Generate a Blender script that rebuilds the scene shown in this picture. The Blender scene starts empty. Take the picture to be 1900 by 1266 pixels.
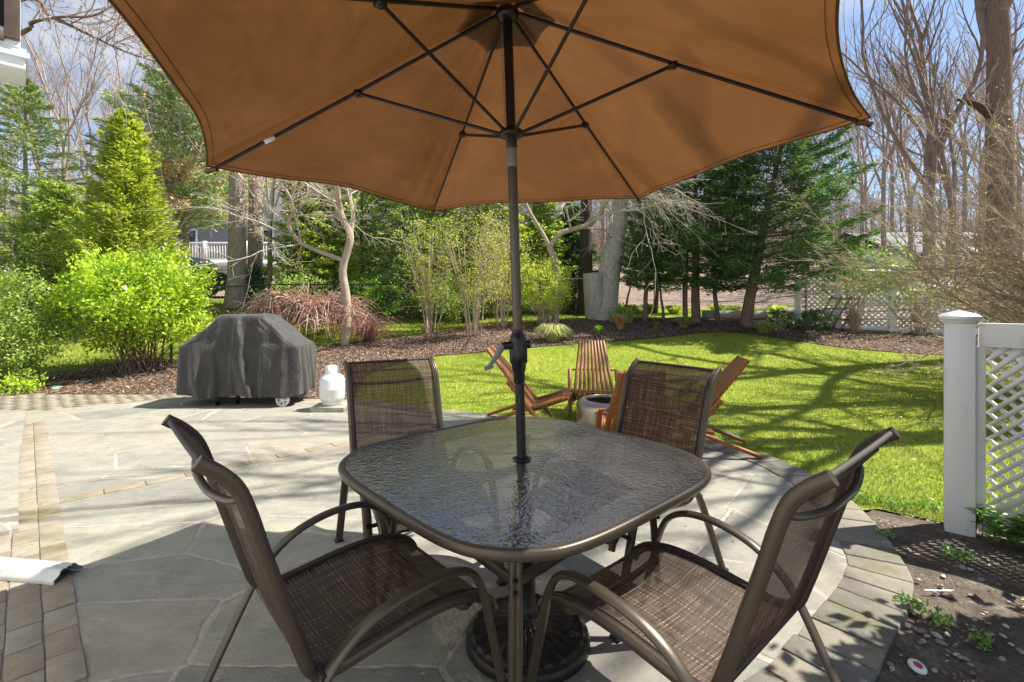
import bpy, bmesh, math, random
import numpy as np
from mathutils import Vector, Matrix
from mathutils.geometry import delaunay_2d_cdt
random.seed(7); R = np.random.default_rng(11)
rad = math.radians
S = bpy.context.scene; COL = S.collection

# ------------------------------------------------------------------ camera, sky, sun, exposure
F, YH, H = 900.0, 560.0, 1.362            # focal length and horizon in pixels of the 1900 px wide photo, eye height
cd = bpy.data.cameras.new('camera'); cam = bpy.data.objects.new('camera', cd); COL.objects.link(cam)
cam.location = (0, 0, H); cam.rotation_euler = (rad(90), 0, 0)
cd.sensor_width = 36; cd.lens = 36 * F / 1900; cd.shift_y = -(633 - YH) / 1900; cd.clip_start = 0.05; cd.clip_end = 500
S.camera = cam
SUN = Vector((1.37, 0.25, 1.96)).normalized()
w = bpy.data.worlds.new('World'); S.world = w; w.use_nodes = True
nt = w.node_tree; N = nt.nodes; L = nt.links; N.clear()
out = N.new('ShaderNodeOutputWorld'); bg = N.new('ShaderNodeBackground'); sky = N.new('ShaderNodeTexSky')
sky.sky_type = 'NISHITA'; sky.sun_disc = False; sky.sun_elevation = math.asin(SUN.z); sky.sun_rotation = math.atan2(SUN.x, SUN.y)
sky.air_density = 1.0; sky.dust_density = 0.6; sky.ozone_density = 2.0
tc = N.new('ShaderNodeTexCoord'); mp = N.new('ShaderNodeMapping'); mp.inputs['Scale'].default_value = (1, 1, 2.2)
nz = N.new('ShaderNodeTexNoise'); nz.inputs['Scale'].default_value = 2.6; nz.inputs['Detail'].default_value = 9; nz.inputs['Roughness'].default_value = 0.62
cr = N.new('ShaderNodeValToRGB'); cr.color_ramp.elements[0].position = 0.47; cr.color_ramp.elements[1].position = 0.80
mx = N.new('ShaderNodeMix'); mx.data_type = 'RGBA'; mx.inputs['B'].default_value = (6.3, 6.1, 5.9, 1)
L.new(tc.outputs['Generated'], mp.inputs['Vector']); L.new(mp.outputs[0], nz.inputs['Vector']); L.new(nz.outputs['Fac'], cr.inputs[0])
L.new(cr.outputs[0], mx.inputs['Factor']); L.new(sky.outputs[0], mx.inputs['A']); L.new(mx.outputs['Result'], bg.inputs['Color'])
bg.inputs['Strength'].default_value = 0.082; L.new(bg.outputs[0], out.inputs[0])
sd = bpy.data.lights.new('sun', 'SUN'); sd.energy = 5.0; sd.angle = rad(0.5); sd.color = (1, 0.945, 0.85)
sun = bpy.data.objects.new('sun', sd); COL.objects.link(sun); sun.rotation_euler = SUN.to_track_quat('Z', 'Y').to_euler()
S.view_settings.view_transform = 'Standard'; S.view_settings.look = 'None'; S.view_settings.exposure = 1.1; S.view_settings.gamma = 1
S.cycles.transparent_max_bounces = 24; S.cycles.max_bounces = 8

# ------------------------------------------------------------------ terrain height and placing helpers
def ss(t): t = np.clip(t, 0, 1); return t * t * (3 - 2 * t)
GY = [0, 6.0, 6.6, 7.5, 9, 10.5, 12, 13.4, 16, 20, 40, 400]; GZ = [-.025, -.025, .0, .09, .29, .49, .68, .86, 1.0, 1.2, 3.3, 18]
def g(x, y):
    x = np.asarray(x, float); y = np.asarray(y, float)
    s = 1.3 * ss(-x / 3.0)
    z = np.interp(y - s, GY, GZ)
    z = z + 0.55 * ss((-x - 1.5) / 8) * ss((y - 9) / 9) + np.interp(y, [16, 19, 26, 40, 60], [0, .25, 1.5, 1.6, 0]) * ss((x + 4) / 7)
    return z
def U(px, py, x0=0):                       # photo pixel on the ground -> plan position
    ds = np.linspace(1, 60, 6000); x = (px - 950) / F * ds
    f = g(x, ds) - (H - (py - YH) * ds / F)
    i = int(np.argmax(f > 0)) if (f > 0).any() else len(ds) - 1
    return float(x[i]), float(ds[i])
def X(px, d): return (px - 950) / F * d
def Z(py, d): return H - (py - YH) / F * d
def P3(px, py, d): return (X(px, d), d, Z(py, d))

# ------------------------------------------------------------------ materials
def mat(name, build):
    m = bpy.data.materials.new(name); m.use_nodes = True; t = m.node_tree; t.nodes.clear()
    o = t.nodes.new('ShaderNodeOutputMaterial'); s = build(t); t.links.new(s, o.inputs['Surface']); return m
def nd(t, k, **kw):
    n = t.nodes.new(k)
    for a, b in kw.items():
        if a.startswith('i_'):
            n.inputs[a[2:].replace('_', ' ')].default_value = b
        else: setattr(n, a, b)
    return n
def lk(t, a, b): t.links.new(a, b)
def coord(t, kind='Object', scale=(1, 1, 1), rot=(0, 0, 0)):
    c = nd(t, 'ShaderNodeTexCoord'); m = nd(t, 'ShaderNodeMapping'); m.inputs['Scale'].default_value = scale; m.inputs['Rotation'].default_value = rot
    lk(t, c.outputs[kind], m.inputs['Vector']); return m.outputs[0]
def wpos(t, scale=(1, 1, 1), rot=(0, 0, 0)):
    c = nd(t, 'ShaderNodeNewGeometry'); m = nd(t, 'ShaderNodeMapping'); m.inputs['Scale'].default_value = scale; m.inputs['Rotation'].default_value = rot
    lk(t, c.outputs['Position'], m.inputs['Vector']); return m.outputs[0]
def noise(t, v, sc, det=4, ro=.5, dist=0):
    n = nd(t, 'ShaderNodeTexNoise'); n.inputs['Scale'].default_value = sc; n.inputs['Detail'].default_value = det
    n.inputs['Roughness'].default_value = ro; n.inputs['Distortion'].default_value = dist; lk(t, v, n.inputs['Vector']); return n.outputs['Fac']
def ramp(t, f, stops):
    r = nd(t, 'ShaderNodeValToRGB'); e = r.color_ramp.elements
    while len(e) < len(stops): e.new(.5)
    for q, (p, c) in zip(e, stops): q.position = p; q.color = (*c, 1) if len(c) == 3 else c
    lk(t, f, r.inputs[0]); return r.outputs[0]
def mixc(t, f, a, b, bt='MIX'):
    m = nd(t, 'ShaderNodeMix', data_type='RGBA', blend_type=bt)
    for k, v in (('Factor', f), ('A', a), ('B', b)):
        if isinstance(v, (int, float)): m.inputs[k].default_value = v
        elif isinstance(v, tuple): m.inputs[k].default_value = (*v, 1)
        else: lk(t, v, m.inputs[k])
    return m.outputs['Result']
def mth(t, op, a, b=None, c=None):
    m = nd(t, 'ShaderNodeMath', operation=op)
    for i, v in enumerate((a, b, c)):
        if v is None: continue
        if isinstance(v, (int, float)): m.inputs[i].default_value = v
        else: lk(t, v, m.inputs[i])
    return m.outputs[0]
def bump(t, h, st=.3, dist=.01):
    b = nd(t, 'ShaderNodeBump'); b.inputs['Strength'].default_value = st; b.inputs['Distance'].default_value = dist; lk(t, h, b.inputs['Height']); return b.outputs[0]
def prin(t, col, rough=.6, metal=0, nrm=None, spec=.5, **kw):
    p = nd(t, 'ShaderNodeBsdfPrincipled')
    if isinstance(col, tuple): p.inputs['Base Color'].default_value = (*col, 1)
    else: lk(t, col, p.inputs['Base Color'])
    if isinstance(rough, (int, float)): p.inputs['Roughness'].default_value = rough
    else: lk(t, rough, p.inputs['Roughness'])
    p.inputs['Metallic'].default_value = metal; p.inputs['Specular IOR Level'].default_value = spec
    if nrm is not None: lk(t, nrm, p.inputs['Normal'])
    for a, b in kw.items(): p.inputs[a].default_value = b
    return p.outputs[0]
def mixs(t, f, a, b):
    m = nd(t, 'ShaderNodeMixShader')
    if isinstance(f, (int, float)): m.inputs[0].default_value = f
    else: lk(t, f, m.inputs[0])
    lk(t, a, m.inputs[1]); lk(t, b, m.inputs[2]); return m.outputs[0]

def simple(name, c, rough=.6, metal=0, var=.25, sc=6, bs=0, bsc=60, spec=.5, kind='Object'):
    def b(t):
        v = coord(t, kind); n = noise(t, v, sc, 5, .6)
        c1 = tuple(min(1, q * (1 - var)) for q in c); c2 = tuple(min(1, q * (1 + var)) for q in c)
        col = ramp(t, n, [(.3, c1), (.7, c2)])
        nr = bump(t, noise(t, v, bsc, 4, .6), bs, .005) if bs else None
        return prin(t, col, rough, metal, nr, spec)
    return mat(name, b)

def leafmat(name, c1, c2, tr=.35, rough=.5, c3=None, k=1.75):
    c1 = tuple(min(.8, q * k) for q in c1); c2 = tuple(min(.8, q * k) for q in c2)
    def b(t):
        ge = nd(t, 'ShaderNodeNewGeometry'); v = wpos(t); n = noise(t, v, 1.6, 4, .6)
        f = mth(t, 'ADD', mth(t, 'MULTIPLY', ge.outputs['Random Per Island'], .6), mth(t, 'MULTIPLY', n, .5))
        st = [(.2, c1), (.85, c2)]
        if c3: st.append((.93, c3))
        col = ramp(t, f, st)
        d = prin(t, col, rough, 0, None, .35)
        tl = nd(t, 'ShaderNodeBsdfTranslucent'); lk(t, mixc(t, 1.0, col, (1.35, 1.3, .6), 'MULTIPLY'), tl.inputs[0])
        return mixs(t, tr, d, tl.outputs[0])
    return mat(name, b)
def barkmat(name, c1, c2, sc=(14, 14, 2.5), bs=.8):
    def b(t):
        v = wpos(t, sc); n = noise(t, v, 1.6, 7, .65, .4)
        n2 = noise(t, wpos(t), 1.3, 3, .5)
        col = mixc(t, mth(t, 'MULTIPLY', n2, .5), ramp(t, n, [(.32, c1), (.68, c2)]), tuple(q * .8 for q in c2))
        return prin(t, col, .9, 0, bump(t, n, bs, .03), .2)
    return mat(name, b)

def b_flag(t):
    v0 = wpos(t); wn = nd(t, 'ShaderNodeTexNoise'); wn.inputs['Scale'].default_value = 3.2; wn.inputs['Detail'].default_value = 9; wn.inputs['Roughness'].default_value = .66; lk(t, v0, wn.inputs['Vector'])
    wv = nd(t, 'ShaderNodeVectorMath', operation='MULTIPLY_ADD'); lk(t, wn.outputs['Color'], wv.inputs[0]); wv.inputs[1].default_value = (.085, .085, 0); lk(t, v0, wv.inputs[2])
    mpg = nd(t, 'ShaderNodeMapping'); mpg.inputs['Rotation'].default_value = (0, 0, .45); mpg.inputs['Scale'].default_value = (1.25, 2.1, 0); lk(t, wv.outputs[0], mpg.inputs['Vector'])
    vo = nd(t, 'ShaderNodeTexVoronoi', feature='DISTANCE_TO_EDGE'); vo.inputs['Scale'].default_value = .82; vo.inputs['Randomness'].default_value = 1; lk(t, mpg.outputs[0], vo.inputs['Vector'])
    vc = nd(t, 'ShaderNodeTexVoronoi', feature='F1'); vc.inputs['Scale'].default_value = .82; vc.inputs['Randomness'].default_value = 1; lk(t, mpg.outputs[0], vc.inputs['Vector'])
    wid = mth(t, 'MULTIPLY_ADD', noise(t, v0, 1.6, 4), .030, -.0075)
    f = mth(t, 'SUBTRACT', vo.outputs['Distance'], wid)
    jf = ramp(t, mth(t, 'MULTIPLY_ADD', f, 90, .0), [(0, (0, 0, 0)), (1, (1, 1, 1))])
    sep = nd(t, 'ShaderNodeSeparateColor'); lk(t, vc.outputs['Color'], sep.inputs[0])
    base = ramp(t, sep.outputs[0], [(0, (.225, .225, .205)), (.35, (.285, .278, .245)), (.7, (.30, .30, .25)), (1, (.345, .31, .245))])
    mot = noise(t, v0, 5, 9, .72, .6)
    str_ = noise(t, wpos(t, (2, 9, 2), (0, 0, .5)), 2.2, 6, .7, .5)
    base = mixc(t, .6, base, ramp(t, mot, [(.3, (.55, .55, .56)), (.72, (1.3, 1.25, 1.15))]), 'MULTIPLY')
    stain = noise(t, v0, .55, 5, .6, .5)
    base = mixc(t, ramp(t, stain, [(.46, (0, 0, 0)), (.66, (.4, .4, .4))]), base, (.27, .25, .21))
    base = mixc(t, .55, base, ramp(t, str_, [(.3, (.8, .8, .82)), (.7, (1.12, 1.12, 1.1))]), 'MULTIPLY')
    grit = noise(t, v0, 110, 5, .75)
    base = mixc(t, .55, base, ramp(t, grit, [(.3, (.7, .7, .7)), (.7, (1.25, 1.25, 1.25))]), 'MULTIPLY')
    mor = ramp(t, noise(t, v0, 30, 4, .7), [(.3, (.28, .24, .205)), (.7, (.48, .43, .37))])
    crk = ramp(t, mth(t, 'ABSOLUTE', mth(t, 'SUBTRACT', vo.outputs['Distance'], mth(t, 'ADD', wid, .004))), [(0, (.35, .33, .3)), (.004, (1, 1, 1))])
    col = mixc(t, jf, mor, base); col = mixc(t, ramp(t, noise(t, v0, 1.7, 3), [(.5, (0, 0, 0)), (.6, (.8, .8, .8))]), col, mixc(t, 1.0, col, crk, 'MULTIPLY'))
    hgt = mth(t, 'ADD', mth(t, 'MULTIPLY', jf, .35), mth(t, 'ADD', mth(t, 'MULTIPLY', mot, .7), mth(t, 'MULTIPLY', str_, .7)))
    edge_ = ramp(t, mth(t, 'ABSOLUTE', mth(t, 'MULTIPLY', f, 30)), [(0, (.55, .52, .5)), (.10, (1, 1, 1))])
    col = mixc(t, ramp(t, noise(t, v0, 2.4, 3), [(.4, (0, 0, 0)), (.6, (1, 1, 1))]), col, mixc(t, 1.0, col, edge_, 'MULTIPLY'))
    return prin(t, col, .75, 0, bump(t, mth(t, 'ADD', hgt, mth(t, 'MULTIPLY', grit, .35)), .7, .014), .3)
M = {}
M['flag'] = mat('bluestone', b_flag)
def b_pav(c1, c2, c3):
    def b(t):
        v0 = wpos(t); ge = nd(t, 'ShaderNodeNewGeometry')
        base = ramp(t, ge.outputs['Random Per Island'], [(0, c1), (.5, c2), (1, c3)])
        n = noise(t, v0, 9, 8, .72); n2 = noise(t, v0, 140, 3, .7); m = noise(t, v0, 2.2, 5, .6)
        base = mixc(t, .6, base, ramp(t, n, [(.3, (.6, .6, .6)), (.7, (1.25, 1.25, 1.2))]), 'MULTIPLY')
        base = mixc(t, .4, base, ramp(t, n2, [(.3, (.6, .6, .6)), (.7, (1.3, 1.3, 1.3))]), 'MULTIPLY')
        base = mixc(t, ramp(t, m, [(.56, (0, 0, 0)), (.66, (.45, .45, .45))]), base, (.12, .13, .03))
        return prin(t, base, .9, 0, bump(t, mth(t, 'ADD', n, n2), .5, .006), .25)
    return b
M['paver'] = mat('grey_paver', b_pav((.16, .15, .13), (.205, .19, .16), (.25, .225, .18)))
M['brick'] = mat('tan_brick', b_pav((.25, .21, .155), (.28, .245, .19), (.31, .275, .22)))
def b_grass(t):
    v = wpos(t); n = noise(t, v, .9, 6, .6); n2 = noise(t, v, 28, 6, .75); n3 = noise(t, wpos(t, (1, .45, 1)), 6, 5, .7)
    col = ramp(t, n2, [(.28, (.11, .13, .02)), (.5, (.26, .32, .04)), (.72, (.40, .44, .09))])
    col = mixc(t, .6, col, ramp(t, n, [(.35, (.75, .9, .6)), (.68, (1.35, 1.2, 1.0))]), 'MULTIPLY')
    col = mixc(t, ramp(t, n3, [(.6, (0, 0, 0)), (.75, (.5, .5, .5))]), col, (.26, .24, .06))
    return prin(t, col, .9, 0, bump(t, mth(t, 'ADD', n2, n3), .7, .03), .1)
M['grass'] = mat('grass', b_grass)
def b_blade(t):
    ge = nd(t, 'ShaderNodeNewGeometry'); v = wpos(t); n = noise(t, v, 1.3, 5, .6)
    f = mth(t, 'ADD', mth(t, 'MULTIPLY', ge.outputs['Random Per Island'], .55), mth(t, 'MULTIPLY', n, .5))
    col = ramp(t, f, [(.2, (.09, .135, .02)), (.45, (.225, .30, .045)), (.68, (.37, .42, .09)), (.85, (.52, .47, .24))])
    tl = nd(t, 'ShaderNodeBsdfTranslucent'); lk(t, col, tl.inputs[0])
    return mixs(t, .4, prin(t, col, .6, 0, None, .25), tl.outputs[0])
M['blade'] = mat('grass_blades', b_blade)
def b_mulch(t):
    v = wpos(t); vo = nd(t, 'ShaderNodeTexVoronoi', feature='F1'); vo.inputs['Scale'].default_value = 38
    lk(t, wpos(t, (1, .5, 1), (0, 0, .3)), vo.inputs['Vector'])
    n = noise(t, v, 22, 7, .75); n2 = noise(t, v, .8, 4, .6)
    sep = nd(t, 'ShaderNodeSeparateColor'); lk(t, vo.outputs['Color'], sep.inputs[0])
    col = ramp(t, sep.outputs[0], [(0, (.045, .030, .023)), (.55, (.13, .092, .072)), (.85, (.24, .175, .14)), (1, (.42, .35, .29))])
    col = mixc(t, .7, col, ramp(t, n, [(.3, (.45, .4, .4)), (.7, (1.5, 1.4, 1.35))]), 'MULTIPLY')
    col = mixc(t, .5, col, ramp(t, n2, [(.35, (.7, .65, .65)), (.7, (1.5, 1.35, 1.25))]), 'MULTIPLY')
    return prin(t, col, .95, 0, bump(t, mth(t, 'ADD', n, vo.outputs['Distance']), 1, .04), .1)
M['mulch'] = mat('mulch', b_mulch)
def b_dirt(t):
    v = wpos(t); n = noise(t, v, 7, 8, .75); n2 = noise(t, v, 60, 5, .75); n3 = noise(t, v, 1.3, 4)
    col = ramp(t, n, [(.3, (.10, .075, .058)), (.55, (.22, .18, .145)), (.72, (.40, .35, .29))])
    col = mixc(t, .7, col, ramp(t, n2, [(.3, (.5, .5, .5)), (.7, (1.5, 1.5, 1.5))]), 'MULTIPLY')
    col = mixc(t, ramp(t, n3, [(.55, (0, 0, 0)), (.7, (.35, .35, .35))]), col, (.10, .12, .03))
    return prin(t, col, .95, 0, bump(t, mth(t, 'ADD', n, n2), 1, .03), .1)
M['dirt'] = mat('bare_dirt', b_dirt)
def b_far(t):
    v = wpos(t); n = noise(t, v, .35, 5, .6); n2 = noise(t, v, 6, 6, .75)
    a = ramp(t, n2, [(.3, (.06, .10, .015)), (.7, (.22, .30, .04))]); b = ramp(t, n2, [(.3, (.17, .115, .09)), (.7, (.42, .33, .27))])
    return prin(t, mixc(t, ramp(t, n, [(.36, (0, 0, 0)), (.44, (1, 1, 1))]), a, b), .95, 0, bump(t, n2, 1, .05), .1)
M['far'] = mat('woodland_floor', b_far)
M['frame'] = simple('bronze_metal', (.085, .070, .052), .36, .45, .12, 3, .08, 200)
M['black'] = simple('black_paint', (.012, .012, .013), .35, .2, .2, 5)
M['iron'] = simple('cast_iron', (.022, .018, .016), .42, .3, .35, 12, .3, 60)
M['steel'] = simple('brushed_steel', (.40, .35, .28), .33, 1, .12, 3)
M['crank'] = simple('grey_plastic', (.16, .165, .165), .4, 0, .05)
def b_white(t):
    v = wpos(t); n = noise(t, v, 2.2, 7, .65); n2 = noise(t, wpos(t, (6, 6, 1.2)), 3, 6, .7)
    col = ramp(t, mth(t, 'ADD', mth(t, 'MULTIPLY', n, .5), mth(t, 'MULTIPLY', n2, .5)), [(.34, (.60, .60, .55)), (.46, (.82, .82, .81)), (.8, (.85, .85, .85))])
    return prin(t, col, .45, 0, bump(t, n2, .08, .004), .4)
M['white'] = mat('white_vinyl', b_white)
M['tank'] = simple('white_enamel', (.72, .72, .71), .3, 0, .06, 8)
M['stoneslab'] = simple('concrete', (.32, .31, .26), .85, 0, .25, 14, .4, 90)
M['rubber'] = simple('rubber', (.02, .02, .02), .8)
M['cover'] = None
def b_cover(t):
    v = coord(t); n = noise(t, v, 3.5, 7, .65, .8); n2 = noise(t, v, 300, 2, .5); n3 = noise(t, coord(t, 'Object', (3, 3, 1)), 3, 5, .6, .5)
    col = ramp(t, n, [(.3, (.024, .022, .020)), (.7, (.050, .047, .044))])
    return prin(t, col, .6, 0, bump(t, mth(t, 'ADD', mth(t, 'MULTIPLY', n3, 1.2), mth(t, 'MULTIPLY', n2, .04)), .6, .05), .35, **{'Sheen Weight': .25})
M['cover'] = mat('black_polyester', b_cover)
def b_wood(t):
    v = coord(t, 'Object', (30, 30, 2.0)); n = noise(t, v, 2, 7, .65, .6); ge = nd(t, 'ShaderNodeNewGeometry')
    col = ramp(t, n, [(.3, (.12, .040, .010)), (.7, (.36, .135, .034))])
    col = mixc(t, .6, col, ramp(t, ge.outputs['Random Per Island'], [(0, (.7, .65, .6)), (1, (1.35, 1.3, 1.2))]), 'MULTIPLY')
    return prin(t, col, .42, 0, bump(t, n, .2, .003), .5)
M['wood'] = mat('oiled_wood', b_wood)
def b_sling(t):
    uv = nd(t, 'ShaderNodeTexCoord').outputs['UV']; sp = nd(t, 'ShaderNodeSeparateXYZ'); lk(t, uv, sp.inputs[0]); u, v = sp.outputs[0], sp.outputs[1]
    def th(c, per, ph=0): return mth(t, 'SINE', mth(t, 'MULTIPLY_ADD', c, 2 * math.pi / per, ph))
    fine = mth(t, 'ADD', th(u, .0042), th(v, .0050))                       # open weave
    hole = ramp(t, mth(t, 'MULTIPLY_ADD', fine, .25, .5), [(.62, (0, 0, 0)), (.80, (1, 1, 1))])
    n = noise(t, uv, 60, 3, .6)
    nu = nd(t, 'ShaderNodeTexNoise'); nu.inputs['Scale'].default_value = 1; nu.inputs['Detail'].default_value = 3
    mu = nd(t, 'ShaderNodeMapping'); mu.inputs['Scale'].default_value = (110, 6, 1); lk(t, uv, mu.inputs[0]); lk(t, mu.outputs[0], nu.inputs['Vector'])
    nv = nd(t, 'ShaderNodeTexNoise'); nv.inputs['Scale'].default_value = 1; nv.inputs['Detail'].default_value = 3
    mv = nd(t, 'ShaderNodeMapping'); mv.inputs['Scale'].default_value = (6, 120, 1); lk(t, uv, mv.inputs[0]); lk(t, mv.outputs[0], nv.inputs['Vector'])
    plaid = mth(t, 'ADD', ramp(t, th(u, .062), [(.5, (0, 0, 0)), (.9, (.10, .10, .10))]), ramp(t, th(v, .075), [(.5, (0, 0, 0)), (.9, (.08, .08, .08))]))
    lines = mth(t, 'MULTIPLY', plaid, mth(t, 'ADD', th(u, .0115), th(v, .0125)))
    f = mth(t, 'ADD', mth(t, 'ADD', mth(t, 'MULTIPLY', nu.outputs['Fac'], .5), mth(t, 'MULTIPLY', nv.outputs['Fac'], .5)), lines)
    f = mth(t, 'ADD', f, mth(t, 'MULTIPLY', fine, .025))
    col = ramp(t, f, [(.34, (.024, .015, .011)), (.50, (.080, .052, .036)), (.62, (.16, .112, .078)), (.76, (.34, .26, .19))])
    d = prin(t, col, .6, 0, bump(t, fine, .3, .002), .3)
    tl = nd(t, 'ShaderNodeBsdfTranslucent'); lk(t, mixc(t, 1.0, col, (1.0, .8, .6), 'MULTIPLY'), tl.inputs[0])
    tp = nd(t, 'ShaderNodeBsdfTransparent')
    return mixs(t, mth(t, 'MULTIPLY_ADD', hole, .31, .02), mixs(t, .25, d, tl.outputs[0]), tp.outputs[0])
M['sling'] = mat('sling_mesh', b_sling)
M['hem'] = simple('sling_hem', (.035, .026, .022), .7)
def b_canopy(t):
    v = coord(t); n = noise(t, v, 1.6, 6, .6, 1.2); n2 = noise(t, coord(t, 'Object', (1, 1, 3)), 3.2, 2, .5, .3); n3 = noise(t, v, 500, 2)
    col = ramp(t, n, [(.3, (.115, .056, .022)), (.7, (.16, .080, .032))])
    nr = bump(t, mth(t, 'ADD', mth(t, 'MULTIPLY', n2, 1.0), mth(t, 'MULTIPLY', n3, .004)), .35, .06)
    d = nd(t, 'ShaderNodeBsdfDiffuse'); lk(t, col, d.inputs[0]); lk(t, nr, d.inputs['Normal'])
    tl = nd(t, 'ShaderNodeBsdfTranslucent'); lk(t, mixc(t, 1.0, col, (1.45, 1.15, .85), 'MULTIPLY'), tl.inputs[0]); lk(t, nr, tl.inputs['Normal'])
    gl = nd(t, 'ShaderNodeBsdfGlossy'); gl.inputs['Roughness'].default_value = .45; lk(t, nr, gl.inputs['Normal'])
    return mixs(t, .04, mixs(t, .24, d.outputs[0], tl.outputs[0]), gl.outputs[0])
M['canopy'] = mat('brown_canopy_fabric', b_canopy)
def b_glass(t):
    v = coord(t, 'Object', (1, 1, 1)); n = nd(t, 'ShaderNodeTexVoronoi', feature='SMOOTH_F1'); n.inputs['Scale'].default_value = 76; n.inputs['Smoothness'].default_value = .6
    wn = nd(t, 'ShaderNodeTexNoise'); wn.inputs['Scale'].default_value = 30; lk(t, v, wn.inputs['Vector'])
    wv = nd(t, 'ShaderNodeVectorMath', operation='MULTIPLY_ADD'); lk(t, wn.outputs['Color'], wv.inputs[0]); wv.inputs[1].default_value = (.03, .03, 0); lk(t, v, wv.inputs[2]); lk(t, wv.outputs[0], n.inputs['Vector'])
    h = mth(t, 'ADD', n.outputs['Distance'], mth(t, 'MULTIPLY', noise(t, v, 24, 3), .8))
    nr = bump(t, h, .26, .006)
    gl = nd(t, 'ShaderNodeBsdfGlossy'); gl.inputs['Roughness'].default_value = .09; lk(t, nr, gl.inputs['Normal']); gl.inputs[0].default_value = (.97, .90, .82, 1)
    tp = nd(t, 'ShaderNodeBsdfTransparent'); tp.inputs[0].default_value = (.24, .235, .23, 1)
    df = nd(t, 'ShaderNodeBsdfDiffuse'); df.inputs[0].default_value = (.18, .175, .17, 1); lk(t, nr, df.inputs['Normal'])
    fr = nd(t, 'ShaderNodeFresnel'); fr.inputs[0].default_value = 1.75; lk(t, nr, fr.inputs['Normal'])
    tl = nd(t, 'ShaderNodeBsdfTranslucent'); tl.inputs[0].default_value = (.36, .355, .35, 1); lk(t, nr, tl.inputs['Normal'])
    return mixs(t, mth(t, 'MINIMUM', mth(t, 'MULTIPLY_ADD', fr.outputs[0], 1.3, .08), .9), mixs(t, .45, tp.outputs[0], mixs(t, .4, tl.outputs[0], df.outputs[0])), gl.outputs[0])
M['glass'] = mat('hammered_glass', b_glass)
M['siding'] = simple('white_siding', (.74, .76, .79), .5, 0, .05, 2)
M['brownwin'] = simple('brown_window_frame', (.09, .06, .045), .5)
M['winglass'] = mat('window_glass', lambda t: prin(t, (.03, .035, .04), .06, 0, None, .8))
M['greywall'] = simple('grey_siding', (.17, .17, .18), .8, 0, .12, 2)
M['roof'] = simple('asphalt_shingle', (.16, .14, .13), .9, 0, .35, 12, .4, 40)
M['carpaint'] = simple('dark_grey_car_paint', (.05, .055, .065), .18, .6, .05)
M['wire'] = simple('black_wire', (.02, .02, .02), .5)
M['bark_grey'] = barkmat('grey_bark', (.15, .115, .092), (.50, .43, .36))
M['bark_pale'] = barkmat('pale_bark', (.26, .225, .19), (.62, .57, .51), (14, 14, 5), 1.0)
M['bark_dark'] = barkmat('dark_bark', (.035, .026, .02), (.10, .078, .062))
M['bark_brown'] = barkmat('brown_bark', (.13, .09, .065), (.29, .21, .16))
M['bark_smooth'] = barkmat('smooth_bark', (.34, .26, .19), (.55, .45, .35), (4, 4, 1.5), .3)
M['twig_grey'] = barkmat('grey_twigs', (.16, .12, .10), (.33, .26, .225), (3, 3, 3), .1)
M['twig_pink'] = barkmat('pinkish_twigs', (.25, .19, .165), (.50, .41, .36), (3, 3, 3), .1)
M['twig_tan'] = barkmat('tan_twigs', (.34, .26, .18), (.60, .48, .36), (3, 3, 3), .1)
M['twig_pale'] = barkmat('pale_twigs', (.40, .34, .28), (.64, .57, .48), (3, 3, 3), .1)
M['twig_red'] = barkmat('red_twigs', (.30, .11, .09), (.58, .33, .27), (5, 5, 5), .1)
M['leaf_spruce'] = leafmat('spruce_needles', (.08, .12, .045), (.32, .41, .18), .35)
M['leaf_blue'] = leafmat('pale_spruce_needles', (.09, .14, .075), (.34, .42, .25), .32)
M['leaf_arb'] = leafmat('arborvitae_foliage', (.085, .125, .018), (.33, .38, .075), .4)
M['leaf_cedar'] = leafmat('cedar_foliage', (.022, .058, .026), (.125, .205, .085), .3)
M['leaf_hem'] = leafmat('hemlock_foliage', (.075, .125, .03), (.32, .40, .12), .42)
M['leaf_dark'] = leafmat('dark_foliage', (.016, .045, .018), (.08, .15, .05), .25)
M['leaf_laurel'] = leafmat('glossy_yellow_green_leaves', (.06, .13, .012), (.36, .47, .05), .4, .3)
M['leaf_shrub'] = leafmat('shrub_leaves', (.045, .085, .018), (.25, .33, .07), .4, .4)
M['leaf_bud'] = leafmat('new_spring_leaves', (.17, .25, .03), (.42, .52, .10), .5)
M['leaf_rose'] = leafmat('green_leaves', (.04, .10, .012), (.20, .33, .05), .4, .4)
M['leaf_dry'] = leafmat('dry_leaves', (.28, .13, .06), (.55, .33, .20), .35)
M['leaf_ivy'] = leafmat('pachysandra_leaves', (.045, .11, .02), (.17, .29, .07), .3, .35)
M['leaf_tuft'] = leafmat('ornamental_grass', (.16, .19, .05), (.52, .52, .26), .4)
M['leaf_lit'] = leafmat('leaf_litter', (.065, .042, .03), (.29, .225, .17), .15)

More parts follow.
